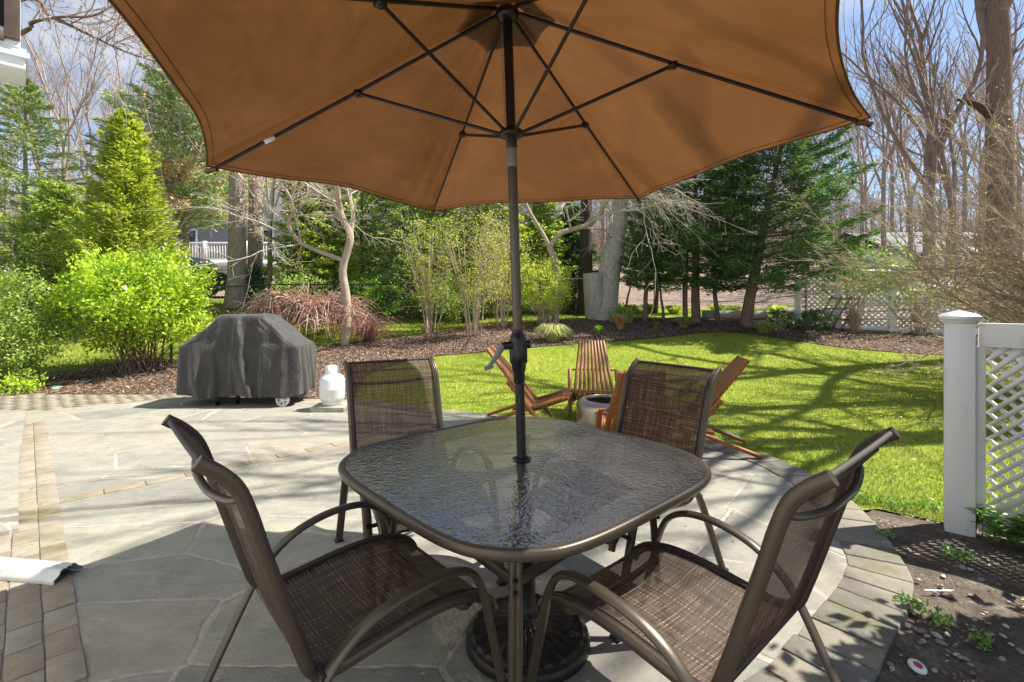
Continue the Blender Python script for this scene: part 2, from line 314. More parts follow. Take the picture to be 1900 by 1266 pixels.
# ------------------------------------------------------------------ object helpers
def tag(o, label, cat, group=None, kind=None):
    if label: o['label'] = label
    if cat: o['category'] = cat
    if group: o['group'] = group
    if kind: o['kind'] = kind
    return o
def thing(name, label, cat, loc=(0, 0, 0), rz=0, group=None):
    o = bpy.data.objects.new(name, None); o.empty_display_size = .1; COL.objects.link(o)
    o.location = loc; o.rotation_euler = (0, 0, rz); return tag(o, label, cat, group)
def copy_tree(o, parent=None):
    c = o.copy(); COL.objects.link(c); c.parent = parent
    for ch in list(o.children): copy_tree(ch, c)
    return c
def meshobj(name, me, m, parent=None, smooth=False):
    for q in (m if isinstance(m, (list, tuple)) else [m]): me.materials.append(q)
    if smooth: me.polygons.foreach_set('use_smooth', np.ones(len(me.polygons), bool))
    o = bpy.data.objects.new(name, me); COL.objects.link(o)
    if parent: o.parent = parent
    return o
class MB:                                   # numpy mesh collector
    def __init__(s): s.v = []; s.f = {3: [], 4: []}; s.n = 0
    def add(s, v, f):
        v = np.asarray(v, float).reshape(-1, 3); f = np.asarray(f, int)
        if len(f): s.f[f.shape[1]].append(f + s.n)
        s.v.append(v); s.n += len(v); return s
    def tube(s, pts, rr, sides=6, cap=True, flat=1.0, up=(0, 0, 1)):
        p = np.asarray(pts, float); k = len(p); rr = np.broadcast_to(np.asarray(rr, float), (k,))
        t = np.gradient(p, axis=0); t /= np.linalg.norm(t, axis=1, keepdims=True) + 1e-9
        upv = np.array(up, float); 
        if abs(t @ upv).max() > .98: upv = np.array([1, .3, .1]) if abs(t[:, 0]).max() < .95 else np.array([0, 1, .2])
        a = np.cross(t, upv); a /= np.linalg.norm(a, axis=1, keepdims=True) + 1e-9; b = np.cross(a, t)
        th = np.linspace(0, 2 * np.pi, sides, endpoint=False) + np.pi / sides
        ring = p[:, None] + rr[:, None, None] * (np.cos(th)[None, :, None] * a[:, None] * flat + np.sin(th)[None, :, None] * b[:, None])
        i = np.arange(k - 1)[:, None] * sides; j = np.arange(sides)[None]; j2 = (j + 1) % sides
        f = np.stack([i + j, i + j2, i + sides + j2, i + sides + j], -1).reshape(-1, 4)
        v = ring.reshape(-1, 3); s.add(v, f)
        if cap:
            for e, base in ((0, 0), (k - 1, (k - 1) * sides)):
                c = s.n; idx = np.arange(sides); 
                tri = np.stack([np.full(sides, 0), 1 + idx, 1 + (idx + 1) % sides], -1)
                if e == 0: tri = tri[:, ::-1]
                s.add(np.vstack([p[e], ring[e]]), tri)
        return s
    def box(s, c, size, rz=0, rx=0, ry=0):
        h = np.array(size) / 2; v = np.array([[x, y, z] for x in (-1, 1) for y in (-1, 1) for z in (-1, 1)]) * h
        m = np.array((Matrix.Rotation(rz, 3, 'Z') @ Matrix.Rotation(ry, 3, 'Y') @ Matrix.Rotation(rx, 3, 'X')))
        v = v @ m.T + np.array(c)
        return s.add(v, [[0, 1, 3, 2], [4, 6, 7, 5], [0, 4, 5, 1], [2, 3, 7, 6], [0, 2, 6, 4], [1, 5, 7, 3]])
    def prism(s, poly, z0, z1):
        n = len(poly); b = [(x, y, z0) for x, y in poly] + [(x, y, z1) for x, y in poly]
        return s.add(b, [[i, (i + 1) % n, n + (i + 1) % n, n + i] for i in range(n)])
    def lathe(s, prof, c=(0, 0, 0), n=32, fr=None):
        p = np.array(prof, float); th = np.linspace(0, 2 * np.pi, n, endpoint=False)
        v = np.stack([p[:, 0][:, None] * np.cos(th), p[:, 0][:, None] * np.sin(th), np.repeat(p[:, 1][:, None], n, 1)], -1)
        if fr: v = fr(v, th)
        k = len(p); i = np.arange(k - 1)[:, None] * n; j = np.arange(n)[None]; j2 = (j + 1) % n
        return s.add(v.reshape(-1, 3) + np.array(c), np.stack([i + j, i + j2, i + n + j2, i + n + j], -1).reshape(-1, 4))
    def leaves(s, c, d, n, l, w):
        c = np.asarray(c); d = d / (np.linalg.norm(d, axis=1, keepdims=True) + 1e-9); sd = np.cross(d, n); sd /= np.linalg.norm(sd, axis=1, keepdims=True) + 1e-9
        l = np.broadcast_to(l, (len(c),))[:, None]; w = np.broadcast_to(w, (len(c),))[:, None]
        v = np.stack([c - d * l / 2, c + sd * w / 2 - d * l * .05, c + d * l / 2, c - sd * w / 2 - d * l * .05], 1).reshape(-1, 3)
        return s.add(v, np.arange(len(v)).reshape(-1, 4))
    def mesh(s, name):
        v = np.vstack(s.v); me = bpy.data.meshes.new(name); fs = []; st = []; o = 0
        q = np.vstack(s.f[4]) if s.f[4] else np.zeros((0, 4), int); t = np.vstack(s.f[3]) if s.f[3] else np.zeros((0, 3), int)
        me.vertices.add(len(v)); me.vertices.foreach_set('co', v.astype(np.float32).ravel())
        li = np.concatenate([q.ravel(), t.ravel()]).astype(np.int32); me.loops.add(len(li)); me.loops.foreach_set('vertex_index', li)
        ls = np.concatenate([np.arange(len(q)) * 4, len(q) * 4 + np.arange(len(t)) * 3]).astype(np.int32)
        me.polygons.add(len(ls)); me.polygons.foreach_set('loop_start', ls)
        me.update(calc_edges=True); me.validate(); return me
    def build(s, name, m, parent=None, smooth=False, bevel=0):
        o = meshobj(name, s.mesh(name), m, parent, smooth)
        if bevel:
            b = o.modifiers.new('bevel', 'BEVEL'); b.width = bevel; b.segments = 2; b.limit_method = 'ANGLE'; b.angle_limit = rad(40)
        return o
def spl(pts, n=8):                           # Catmull-Rom through points
    p = np.array(pts, float); p = np.vstack([2 * p[0] - p[1], p, 2 * p[-1] - p[-2]]); o = []
    for i in range(1, len(p) - 2):
        t = np.linspace(0, 1, n, endpoint=False)[:, None]; a, b, c, d = p[i - 1:i + 3]
        o.append(.5 * (2 * b + (c - a) * t + (2 * a - 5 * b + 4 * c - d) * t * t + (3 * b - a - 3 * c + d) * t ** 3))
    return np.vstack(o + [p[-2][None]])
def rnd(n, a, b): return R.uniform(a, b, n)
def unit(n):
    v = R.normal(size=(n, 3)); return v / np.linalg.norm(v, axis=1, keepdims=True)

# ------------------------------------------------------------------ ground sheets
def sheet(name, poly, off, step, m, hf=None, kind='structure', jitter=0):
    poly = [tuple(p[:2]) for p in poly]; P = np.array(poly); mn, mxx = P.min(0), P.max(0)
    gx = np.arange(mn[0], mxx[0], step); gy = np.arange(mn[1], mxx[1], step); G = np.array([(x, y) for x in gx for y in gy])
    if len(G):
        ins = np.zeros(len(G), bool); j = len(P) - 1
        for i in range(len(P)):
            c = ((P[i, 1] > G[:, 1]) != (P[j, 1] > G[:, 1])) & (G[:, 0] < (P[j, 0] - P[i, 0]) * (G[:, 1] - P[i, 1]) / (P[j, 1] - P[i, 1] + 1e-12) + P[i, 0]); ins ^= c; j = i
        G = G[ins]
    vs = [Vector(p) for p in poly] + [Vector(p) for p in G]
    r = delaunay_2d_cdt(vs, [], [list(range(len(poly)))], 1, 1e-5)
    v = np.array([(q.x, q.y) for q in r[0]]); z = g(v[:, 0], v[:, 1]) + off if hf is None else hf(v[:, 0], v[:, 1])
    f = [list(q) for q in r[2]]
    mb = MB(); mb.add(np.column_stack([v, z]), f)
    o = mb.build(name, m, None, True)
    me = o.data; nrm = np.zeros(len(me.polygons) * 3); me.polygons.foreach_get('normal', nrm)
    if nrm[2::3].mean() < 0: me.flip_normals()
    return tag(o, None, None, None, kind)
# whole terrain
ax = np.concatenate([-np.geomspace(250, 16, 14), np.linspace(-15, 15, 76), np.geomspace(16, 250, 14)])
ay = np.concatenate([np.linspace(-12, 22, 86), np.geomspace(23, 320, 18)])
gx, gy = np.meshgrid(ax, ay); gz = g(gx, gy) - .05; nx, ny = len(ax), len(ay)
i, j = np.meshgrid(np.arange(nx - 1), np.arange(ny - 1)); a = (j * nx + i).ravel()
mb = MB(); mb.add(np.stack([gx, gy, gz], -1).reshape(-1, 3), np.stack([a, a + 1, a + nx + 1, a + nx], -1))
tag(mb.build('ground', M['far'], None, True), None, None, None, 'structure')

# patio outline (plan metres), outer curved edge of the soldier course
edge = spl([(-2.1, 6.75), (-.6, 6.0), (.3, 5.62), (.95, 5.45), (1.7, 4.95), (2.2, 4.40), (2.36, 3.75), (2.28, 3.15), (2.03, 2.5), (1.83, 2.22), (1.47, 1.9), (1.22, 1.68), (.85, 1.45), (.2, 1.2), (-.8, 1.0)], 10)
LE = [(-4.95, 6.95), (-2.1, 6.75)]
patio_poly = [tuple(p) for p in edge] + [(-1.2, -3), (-8, -3), (-8, 6.2), (-5.9, 6.1), (-5.3, 6.5), (-4.6, 6.9)]
sheet('patio', patio_poly, 0, .5, M['flag'], lambda x, y: np.zeros_like(x))
# soldier course of pavers along the curve
def blocks(name, path, width, blen, m, z=.006, gap=.008, side=1, bev=.006):
    p = np.array(path); seg = np.linalg.norm(np.diff(p, axis=0), axis=1); cum = np.concatenate([[0], np.cumsum(seg)]); tot = cum[-1]
    mb = MB(); s = 0
    def at(u): return np.array([np.interp(u, cum, p[:, 0]), np.interp(u, cum, p[:, 1])])
    def nrm(u):
        d = at(min(u + .05, tot)) - at(max(u - .05, 0)); d /= np.linalg.norm(d); return np.array([d[1], -d[0]]) * side
    while s < tot - .05:
        l = blen * random.uniform(.9, 1.12); e = min(s + l, tot); a0, a1 = at(s + gap), at(e); n0, n1 = nrm(s + gap), nrm(e); zz = z + random.uniform(-.002, .003); wd = width * random.uniform(.96, 1.02)
        q = [a0, a1, a1 + n1 * wd, a0 + n0 * wd]
        if np.cross(q[1] - q[0], q[2] - q[1]) < 0: q = q[::-1]
        n = 4; v = [(x, y, -.06) for x, y in q] + [(x, y, zz) for x, y in q]
        mb.add(v, [[0, 1, 5, 4], [1, 2, 6, 5], [2, 3, 7, 6], [3, 0, 4, 7], [4, 5, 6, 7]]); s = e
    o = mb.build(name, m, None, False, bev); return tag(o, None, None, None, 'structure')
blocks('paver_border', edge, .27, .17, M['paver'], .008, .007, 1)
# brick bands on the house side: rows laid on the 45 degree grid of the house
u1 = np.array([-.707, .707]); 
for k in range(3):
    o = np.array([-1.9, 1.9]) + np.array([.707, .707]) * (.11 * k - .17)
    blocks('brick_band', [o + u1 * s for s in np.linspace(-1.8, 5.0, 40)], .106, .2, M['brick'], .007, .006, 1, .004)
c0 = np.array([-3.35, 3.16]); blocks('brick_band', [c0 + (np.array([-1.5, 4.86]) - c0) * s for s in np.linspace(0, 1.0, 30)], .12, .24, M['brick'], .0065, .006, 1, .004)
# brick path running left behind the landing
mb = MB()
for r_ in range(14):
    for k in range(64):
        x = -13.6 + k * .2 + (.1 if r_ % 2 else 0); y = 6.12 + r_ * .1
        lim = 7.2 - .035 * abs(x + 6); 
        if y > lim + .12 * math.sin(x * 1.3) or x > -4.05 + (y - 6.9) * .4: continue
        if x > -5.75 and y < 6.2 + (x + 5.75) * .55: continue
        mb.box((x, y, -.028 + random.uniform(-.003, .003)), (.192, .092, .07), random.uniform(-.02, .02))
tag(mb.build('brick_path', M['brick'], None, False), None, None, None, 'structure')
sheet('path_bedding', [(-14, 5.9), (-4.0, 5.9), (-2.4, 6.9), (-4.0, 7.5), (-14, 7.5)], 0, 1, M['dirt'], lambda x, y: np.full_like(x, -.012))

# lawn, beds
def UU(l): return [U(a, b) for a, b in l]
front = UU([(655, 745), (680, 700), (730, 678), (800, 663), (870, 657), (940, 650), (1020, 643), (1100, 637), (1170, 632), (1240, 626), (1290, 620), (1340, 618), (1400, 622), (1500, 637), (1600, 650), (1750, 660), (1900, 664), (2100, 668)])
front = [tuple(p) for p in spl(front, 5)]
lawn_poly = [(-1.75, 6.55)] + front + [(9.5, 3.2), (2.9, 2.98), (2.75, 3.02), (2.45, 3.25), (2.2, 3.2)] + [tuple(p) for p in edge[::-1] if p[1] > 3.3]
LAWN = lawn_poly
sheet('lawn', lawn_poly, 0, .22, M['grass'])
back_r = UU([(1900, 612), (1750, 612), (1600, 609), (1450, 600), (1300, 593), (1200, 591), (1100, 590)])
back_l = UU([(1020, 597), (950, 600), (870, 606), (780, 622), (700, 632), (630, 638), (560, 648), (470, 665), (330, 668), (250, 668), (120, 690), (0, 700), (-200, 705)])
bed = front[::-1] + [(-2.0, 6.75), (-4.2, 6.95), (-4.8, 7.15), (-7.4, 7.25), (-10, 7.0), (-12, 6.9)] + back_l[::-1] + back_r[::-1]
sheet('mulch_bed', bed, .015, .22, M['mulch'])
sheet('rear_grass', [(-16, 9.4)] + [(p[0], p[1] + .02) for p in back_l[::-1][2:]] + [(2.2, 13.2), (1.2, 16.5), (-16, 16.5)], -.012, .4, M['grass'])
sheet('neighbour_lawn', [(1.4, 13.9), (8.6, 14.4), (8.6, 17.2), (1.4, 17.2)], -.01, .5, M['grass'])
sheet('dirt_bed', [(9, 3.3), (2.85, 2.96), (2.7, 3.0), (2.4, 3.22), (2.18, 3.1)] + [(p[0] + .0, p[1]) for p in edge if 1.0 < p[1] < 3.1] + [(-.5, -1), (9, -2)], .005, .12, M['dirt'],
      lambda x, y: -.02 + .012 * np.sin(x * 9 + y * 5) * np.sin(y * 11 - x * 3))
tag(bpy.data.objects['dirt_bed'], None, None, None, 'structure')

def inpoly(G, poly):
    P = np.array([p[:2] for p in poly]); ins = np.zeros(len(G), bool); j = len(P) - 1
    for i in range(len(P)):
        c = ((P[i, 1] > G[:, 1]) != (P[j, 1] > G[:, 1])) & (G[:, 0] < (P[j, 0] - P[i, 0]) * (G[:, 1] - P[i, 1]) / (P[j, 1] - P[i, 1] + 1e-12) + P[i, 0]); ins ^= c; j = i
    return ins
def blades(name, poly, n, h, wd, m, bias=1.0, label=None, wob=.5):
    P = np.array([p[:2] for p in poly]); mn, mxx = P.min(0), P.max(0)
    G = np.column_stack([rnd(n, mn[0], mxx[0]), mn[1] + (mxx[1] - mn[1]) * rnd(n, 0, 1) ** bias]); G = G[inpoly(G, poly)]
    G = G[np.abs(G[:, 0]) < G[:, 1] * 1.15 + .4]
    k = len(G); z = g(G[:, 0], G[:, 1]); a = rnd(k, 0, 6.283); hh = h * rnd(k, .5, 1.2); ln = R.normal(0, wob, (k, 2)) * hh[:, None]
    sx = np.cos(a) * wd / 2; sy = np.sin(a) * wd / 2
    v = np.stack([np.column_stack([G[:, 0] - sx, G[:, 1] - sy, z - .005]), np.column_stack([G[:, 0] + sx, G[:, 1] + sy, z - .005]), np.column_stack([G + ln, z + hh])], 1).reshape(-1, 3)
    mb = MB(); mb.add(v, np.arange(len(v)).reshape(-1, 3))
    return tag(mb.build(name, m), label, 'grass', None, 'stuff')
blades('grass_blades', LAWN, 420000, .035, .006, M['blade'], 1.5, 'short bright green grass growing on the sunny lawn')
blades('rear_grass_blades', [(-14, 9.5)] + back_l[::-1][2:] + [(2.2, 13.2), (1.2, 16), (-14, 16)], 90000, .06, .012, M['blade'], 1.2, 'longer grass growing behind the mulch bed by the wire fence')
# loose chips, litter
def litter(name, poly, n, l, w_, m, label, off=.03, bias=1.0):
    P = np.array([p[:2] for p in poly]); mn, mxx = P.min(0), P.max(0)
    G = np.column_stack([rnd(n, mn[0], mxx[0]), mn[1] + (mxx[1] - mn[1]) * rnd(n, 0, 1) ** bias]); G = G[inpoly(G, poly)]; k = len(G)
    c = np.column_stack([G, g(G[:, 0], G[:, 1]) + off + R.random(k) * .006]); d = unit(k) * [1, 1, .25]; nn = unit(k) * .5 + [0, 0, 1]
    mb = MB(); mb.leaves(c, d, nn, l * rnd(k, .5, 1.3), w_ * rnd(k, .5, 1.3)); return tag(mb.build(name, m), label, 'litter', None, 'stuff')
litter('bark_chips', bed, 60000, .05, .018, M['leaf_lit'], 'brown bark chips and dry leaves strewn over the mulch bed', .028)
litter('leaf_litter', [(2.5, 3.2), (2.15, 3.0), (2.3, 2.9), (1.95, 2.1), (1.3, 1.5), (3, .6), (4.5, 1.6), (4.5, 3)], 34000, .026, .012, M['leaf_lit'], 'crumbled dry leaves scattered on the bare dirt by the white post', -.005)

# ------------------------------------------------------------------ house at the left: wall off to the side, upstairs window box in view
hs = thing('house', 'white sided house with a brown framed window box jutting over the patio', 'house', (-2.0, 1.5, 0), rad(45))
mb = MB()   # local x = outwards (.7,.7), local y = along wall (-.7,.7)
mb.box((-.9, 1.5, 3.1), (.3, 8.6, 6.3))
for k in range(42): mb.box((-.742, 1.5, .1 + k * .15), (.03, 8.6, .135), 0, 0, -.08)
mb.build('wall', M['siding'], hs)
mb = MB(); mb.box((-.22, 4.0, 4.7), (1.06, .50, 2.1)); mb.build('window_box', M['siding'], hs, False, .006)
mb = MB(); mb.box((-.20, 4.02, 3.52), (1.09, .50, .10)); mb.box((-.20, 4.02, 3.59), (1.14, .56, .05)); mb.box((-.2, 4.02, 3.635), (1.10, .52, .03)); mb.build('sill', M['siding'], hs, False, .006)
wf = MB().box((.26, 3.725, 4.7), (.10, .05, 2.0)).box((-.16, 3.725, 4.7), (.10, .05, 2.0)).box((.05, 3.725, 3.72), (.32, .05, .10)).build('window_frame', M['brownwin'], hs, False, .004)
MB().box((.05, 3.735, 4.75), (.32, .02, 1.9)).build('pane', M['winglass'], wf)
MB().box((-.30, 3.72, 4.6), (.14, .06, 2.3)).build('corner_board', M['siding'], hs, False, .004)
# landing slab
b = MB(); v = [(-8.5, 5.95), (-5.95, 5.95), (-4.1, 4.03), (-2.9, 2.85), (-3.4, 2.4), (-8.5, 2.4)]
n_ = len(v); me_v = [(x, y, -.05) for x, y in v] + [(x, y, .03) for x, y in v]
b.add(me_v, [[i, (i + 1) % n_, n_ + (i + 1) % n_, n_ + i] for i in range(n_)]); b.add([(x, y, .03) for x, y in v], [[0, 3, 2, 1], ]); b.add([(x, y, .03) for x, y in v], [[0, 5, 4, 3]])
tag(b.build('landing', M['flag']), None, None, None, 'structure')
# downspout elbow
M['zinc'] = simple('dull_white_metal', (.50, .50, .49), .5, .2, .2, 6)
litter('patio_litter', [(-5, 2.2), (-4.6, 6.3), (-1, 6.1), (1.6, 4.9), (2.1, 3.6), (1.8, 2.3), (.9, 1.5), (-2, 1)], 420, .022, .010, M['leaf_lit'], 'tiny dry leaf bits blown over the flagstones', .034)
litter('lawn_litter', LAWN, 900, .05, .025, M['leaf_dry'], 'stray dry leaves fallen on the lawn', .03)
ds = thing('downspout', 'white ribbed metal downspout end lying on the patio at the house corner', 'downspout', (-2.42, 2.42, 0), rad(-8))
mb = MB(); prof = [(-.055, 0), (-.055, .02), (-.035, .035), (-.03, .052), (-.018, .056), (-.01, .052), (0, .058), (.01, .052), (.018, .058), (.03, .05), (.038, .035), (.055, .02), (.055, 0)]
n_ = len(prof); xs = [-.5, .24]; mb.add([(x, y * 1.25, z + .006) for x in xs for y, z in prof], [[i, i + 1, n_ + i + 1, n_ + i] for i in range(n_ - 1)]); mb.add([(x, y * 1.15, z * .88 + .006) for x in xs for y, z in prof], [[i + 1, i, n_ + i, n_ + i + 1] for i in range(n_ - 1)])
mb.build('outlet', M['zinc'], ds)
MB().box((-.62, 0, .12), (.24, .14, .11), 0, 0, rad(-40)).build('elbow', M['white'], ds, False, .01)

# ------------------------------------------------------------------ dining table
TX, TY, TR = .04, 1.97, .7377
tbl = thing('patio_table', 'square patio table with rounded corners and rippled dark glass top', 'table', (TX, TY, 0), rad(-3.2))
def outline(a, n=192, p=4.0):
    th = np.linspace(0, 2 * np.pi, n, endpoint=False); c, s_ = np.cos(th + np.pi / 4), np.sin(th + np.pi / 4)
    r = (np.abs(c) ** p + np.abs(s_) ** p) ** (-1 / p); k = a / (2 ** (.5 - 1 / p) * 1.0)
    r = r * k; r = np.where(r > a * .975, a * .975 + (r - a * .975) * .6, r) * 1.004; return np.column_stack([r * np.cos(th), r * np.sin(th)])
def ringtube(mb, rings):                     # rings: list of (scale_offset, z)
    n = len(rings[0]); v = np.vstack(rings); k = len(rings)
    i = np.arange(k - 1)[:, None] * n; j = np.arange(n)[None]; j2 = (j + 1) % n
    mb.add(v, np.stack([i + j, i + j2, i + n + j2, i + n + j], -1).reshape(-1, 4))
def oz(a, z): o = outline(a); return np.column_stack([o, np.full(len(o), z)])
mb = MB(); ringtube(mb, [oz(TR - .03, .717), oz(TR - .020, .7245), oz(TR - .008, .7245), oz(TR, .718), oz(TR + .001, .704), oz(TR - .005, .693), oz(TR - .028, .691), oz(TR - .03, .717)]); mb.build('rim', M['frame'], tbl, True)
mb = MB(); r0 = oz(TR - .027, .7205); mb.add(np.vstack([[0, 0, .7205], r0]), [[0, 1 + i, 1 + (i + 1) % 192] for i in range(192)]); r1 = r0 - [0, 0, .006]; ringtube(mb, [r0, r1]); mb.build('glass_top', M['glass'], tbl)
MB().lathe([(.027, .722), (.036, .724), (.038, .727), (.03, .729), (.024, .726), (.024, .69)], n=24).build('hole_ring', M['black'], tbl, True)
for a in (0, 90, 180, 270):
    c, s_ = math.cos(rad(a)), math.sin(rad(a)); m_ = MB()
    for q in (-.0095, .0095):
        pts = spl([(.50 * c - q * s_, .50 * s_ + q * c, .69), (.525 * c - q * s_, .525 * s_ + q * c, .5), (.545 * c - q * s_, .545 * s_ + q * c, .25), (.60 * c - q * s_, .60 * s_ + q * c, .0)], 6)
        m_.tube(pts, .0125, 10)
    lg = m_.build('leg', M['frame'], tbl, True)
    MB().lathe([(.0, 0), (.022, 0), (.022, .012), (0, .013)], (.60 * c, .60 * s_, 0), 12).build('foot_cap', M['black'], lg)
    for zb in (.50, .535): 
        mb = MB(); mb.tube([(.535 * c - .02 * s_ * 0, .535 * s_, zb), (.551 * c, .551 * s_, zb)], .007, 8); mb.build('bolt', M['black'], lg)
for a in (0, 90, 180, 270):
    p, q = np.array([math.cos(rad(a)), math.sin(rad(a)), 0]) * .515, np.array([math.cos(rad(a + 90)), math.sin(rad(a + 90)), 0]) * .515
    mid = (p + q) / 2; pts = spl([p + [0, 0, .52], p * .7 + q * .28 + [0, 0, .525], mid * .93 + [0, 0, .53], p * .28 + q * .7 + [0, 0, .525], q + [0, 0, .52]], 5)
    MB().tube(pts, .02, 8, True, .55).build('brace', M['frame'], tbl, True)
mb = MB(); ringtube(mb, [oz(TR - .10, .684), oz(TR - .10, .712), oz(TR - .13, .712), oz(TR - .13, .684), oz(TR - .10, .684)]); mb.build('support_ring', M['frame'], tbl, False)

# ------------------------------------------------------------------ umbrella
AXV = Vector((-.0323, .0169, 1)).normalized(); QA = Vector((0, 0, 1)).rotation_difference(AXV)
umb = thing('patio_umbrella', 'large brown six panel umbrella on a black pole through the glass table', 'umbrella', (TX + .0323 * .717, TY - .0169 * .717, 0))
umb.rotation_mode = 'QUATERNION'; umb.rotation_quaternion = QA
zh, zt, UR, urot = 2.555, 2.0, 1.365, .1193
tips = [np.array([UR * math.cos(rad(60 * k) - urot), UR * math.sin(rad(60 * k) - urot), zt]) for k in range(6)]
hub = np.array([0, 0, zh]); top = np.array([0, 0, zh + .03])
NS, NT = 48, 36
mb = MB(); rr_ = np.random.default_rng(3)
for k in range(6):
    a, b_ = tips[k], tips[(k + 1) % 6]; V = []
    for i in range(NT + 1):
        t = .05 + .95 * i / NT
        for j in range(NS + 1):
            s_ = j / NS; sc = 4 * s_ * (1 - s_)
            tt = t * (1 - .055 * sc * t ** 2)
            p = top + (a * (1 - s_) + b_ * s_ + [0, 0, .012] - top) * tt
            sag = -.028 * sc * t ** 2 + .010 * math.sin(9 * s_ + k * 2.1 + 5 * t) * sc * t + .007 * math.sin(23 * (s_ - .5) * (1.2 - t) + k) * t * sc
            e_ = min(s_, 1 - s_); sag += .010 * math.sin(62 * e_ + 2 * k) * math.exp(-(e_ / .16) ** 2) * t ** 3 * (e_ > 0) * min(1, e_ * 20) * (1 - t ** 12)
            V.append(p + np.array([0, 0, sag]))
    i, j = np.meshgrid(np.arange(NT), np.arange(NS), indexing='ij'); q = (i * (NS + 1) + j).ravel(); mb.add(V, np.stack([q, q + 1, q + NS + 2, q + NS + 1], -1))
can = mb.build('canopy', M['canopy'], umb, True)
mb = MB()                                    # hem along the scalloped edge
for k in range(6):
    a, b_ = tips[k], tips[(k + 1) % 6]
    E_ = []
    for j in range(NS + 1):
        s_ = j / NS; sc = 4 * s_ * (1 - s_); p = top + (a * (1 - s_) + b_ * s_ + [0, 0, .012] - top) * (1 - .055 * sc)
        E_.append(p + [0, 0, -.028 * sc + .010 * math.sin(9 * s_ + k * 2.1 + 5) * sc + .007 * math.sin(23 * (s_ - .5) * .2 + k) * sc])
    mb.tube(E_, .004, 5, False); E2 = [np.array(q) + (top - np.array(q)) * .022 - [0, 0, .004] for q in E_]; mb.tube(E2, .0016, 4, False)
mb.build('hem', M['canopy'], can)
mb = MB()
for k in range(6):
    a, b_ = tips[k] * .15 + np.array([0, 0, 2.56 * .85]), tips[(k + 1) % 6] * .15 + np.array([0, 0, 2.56 * .85])
    mb.add([(0, 0, zh + .11), a + [0, 0, .035], (a + b_) / 2 * [.93, .93, 1] + [0, 0, .04], b_ + [0, 0, .035]], [[0, 1, 2, 3]])
mb.build('vent', M['canopy'], can, False)
mb = MB(); mb.add([t * .972 + np.array([0, 0, zt * .028 + .004]) for t in [tips[3]] for _ in [0]] + [tips[3] * .972 + np.array([.03, 0, .05]), tips[3] * .972 + np.array([.03, .03, .05])], [[0, 1, 2]])
JF = .4658; run = np.array([0, 0, 2.05])
for k in range(6):
    t = tips[k]; u_ = t / np.linalg.norm(t[:2]) * [1, 1, 0]
    h0 = hub + u_ * .03; e = t - [0, 0, .018]
    rb = MB().tube([h0, h0 + (e - h0) * .5 - [0, 0, .004], e], .0085, 6, True, .7).build('rib', M['black'], umb, False)
    jt = h0 + (e - h0) * JF - [0, 0, .012]
    MB().tube([run + u_ * .03, jt], .0075, 6, True, .8).build('strut', M['black'], umb, False)
    MB().box(jt, (.03, .03, .022), rad(60 * k) - urot).build('joint_bracket', M['black'], rb)
    q = t - [0, 0, .004]; MB().tube([q - u_ * .05 - [0, 0, .0] , q + u_ * .004 - [0, 0, .006]], [.012, .010], 6, True, 1).build('tip_pocket', M['canopy'], rb)
MB().tube([(0, 0, .735), (0, 0, 1.08)], .0195, 16).build('pole', M['black'], umb, True)
MB().tube([(0, 0, .10), (0, 0, .735)], .0193, 16).build('pole', M['black'], umb, True)
MB().tube([(0, 0, 1.24), (0, 0, 1.92)], .0195, 16).build('pole', M['frame'], umb, True)
MB().tube([(0, 0, 1.99), (0, 0, zh + .07)], .0195, 16).build('pole', M['black'], umb, True)
MB().lathe([(.02, 1.915), (.0215, 1.92), (.0215, 1.995), (.02, 2.0)], n=16).build('tilt_joint', M['crank'], umb, True)
MB().lathe([(.019, 1.99), (.022, 1.992), (.024, 2.035), (.045, 2.04), (.05, 2.052), (.045, 2.066), (.028, 2.075), (.02, 2.08)], n=24).build('runner', M['black'], umb, True)
hb = MB().lathe([(.0, zh - .035), (.028, zh - .032), (.046, zh - .02), (.05, zh - .005), (.045, zh + .01), (.02, zh + .02), (0, zh + .02)], n=24).build('hub', M['black'], umb, True)
MB().lathe([(0, zh + .1), (.02, zh + .1), (.016, zh + .14), (.022, zh + .17), (.0, zh + .19)], n=16).build('finial', M['black'], umb, True)
ch = MB().lathe([(.0195, 1.03), (.023, 1.035), (.023, 1.075), (.027, 1.08), (.030, 1.11), (.036, 1.115), (.037, 1.15), (.036, 1.20), (.030, 1.225), (.022, 1.235), (.0195, 1.25)], n=20).build('crank_housing', M['black'], umb, True)
MB().tube([(-.02, -.012, 1.188), (-.062, -.035, 1.188)], .016, 14).build('crank_hub', M['black'], ch, True)
MB().tube([(.02, .0, 1.188), (.05, .002, 1.188)], .017, 14).build('crank_boss', M['black'], ch, True)
mb = MB(); mb.tube([(-.062, -.036, 1.192), (-.085, -.04, 1.15), (-.118, -.044, 1.108)], [.017, .012, .008], 8, True, .55); mb.tube([(-.105, -.04, 1.107), (-.135, -.055, 1.100)], .008, 10); mb.build('crank_handle', M['crank'], ch, True)
MB().tube([(-.024, -.012, 2.09), (-.026, -.012, 2.3), (-.025, -.01, 2.5)], .0015, 4).build('cord', M['crank'], umb)
MB().box(tuple(tips[3] * .79 + hub * .21 + np.array([.03, -.03, -.02])), (.05, .004, .018), 0, .3, -.4).build('care_tag', M['white'], can)

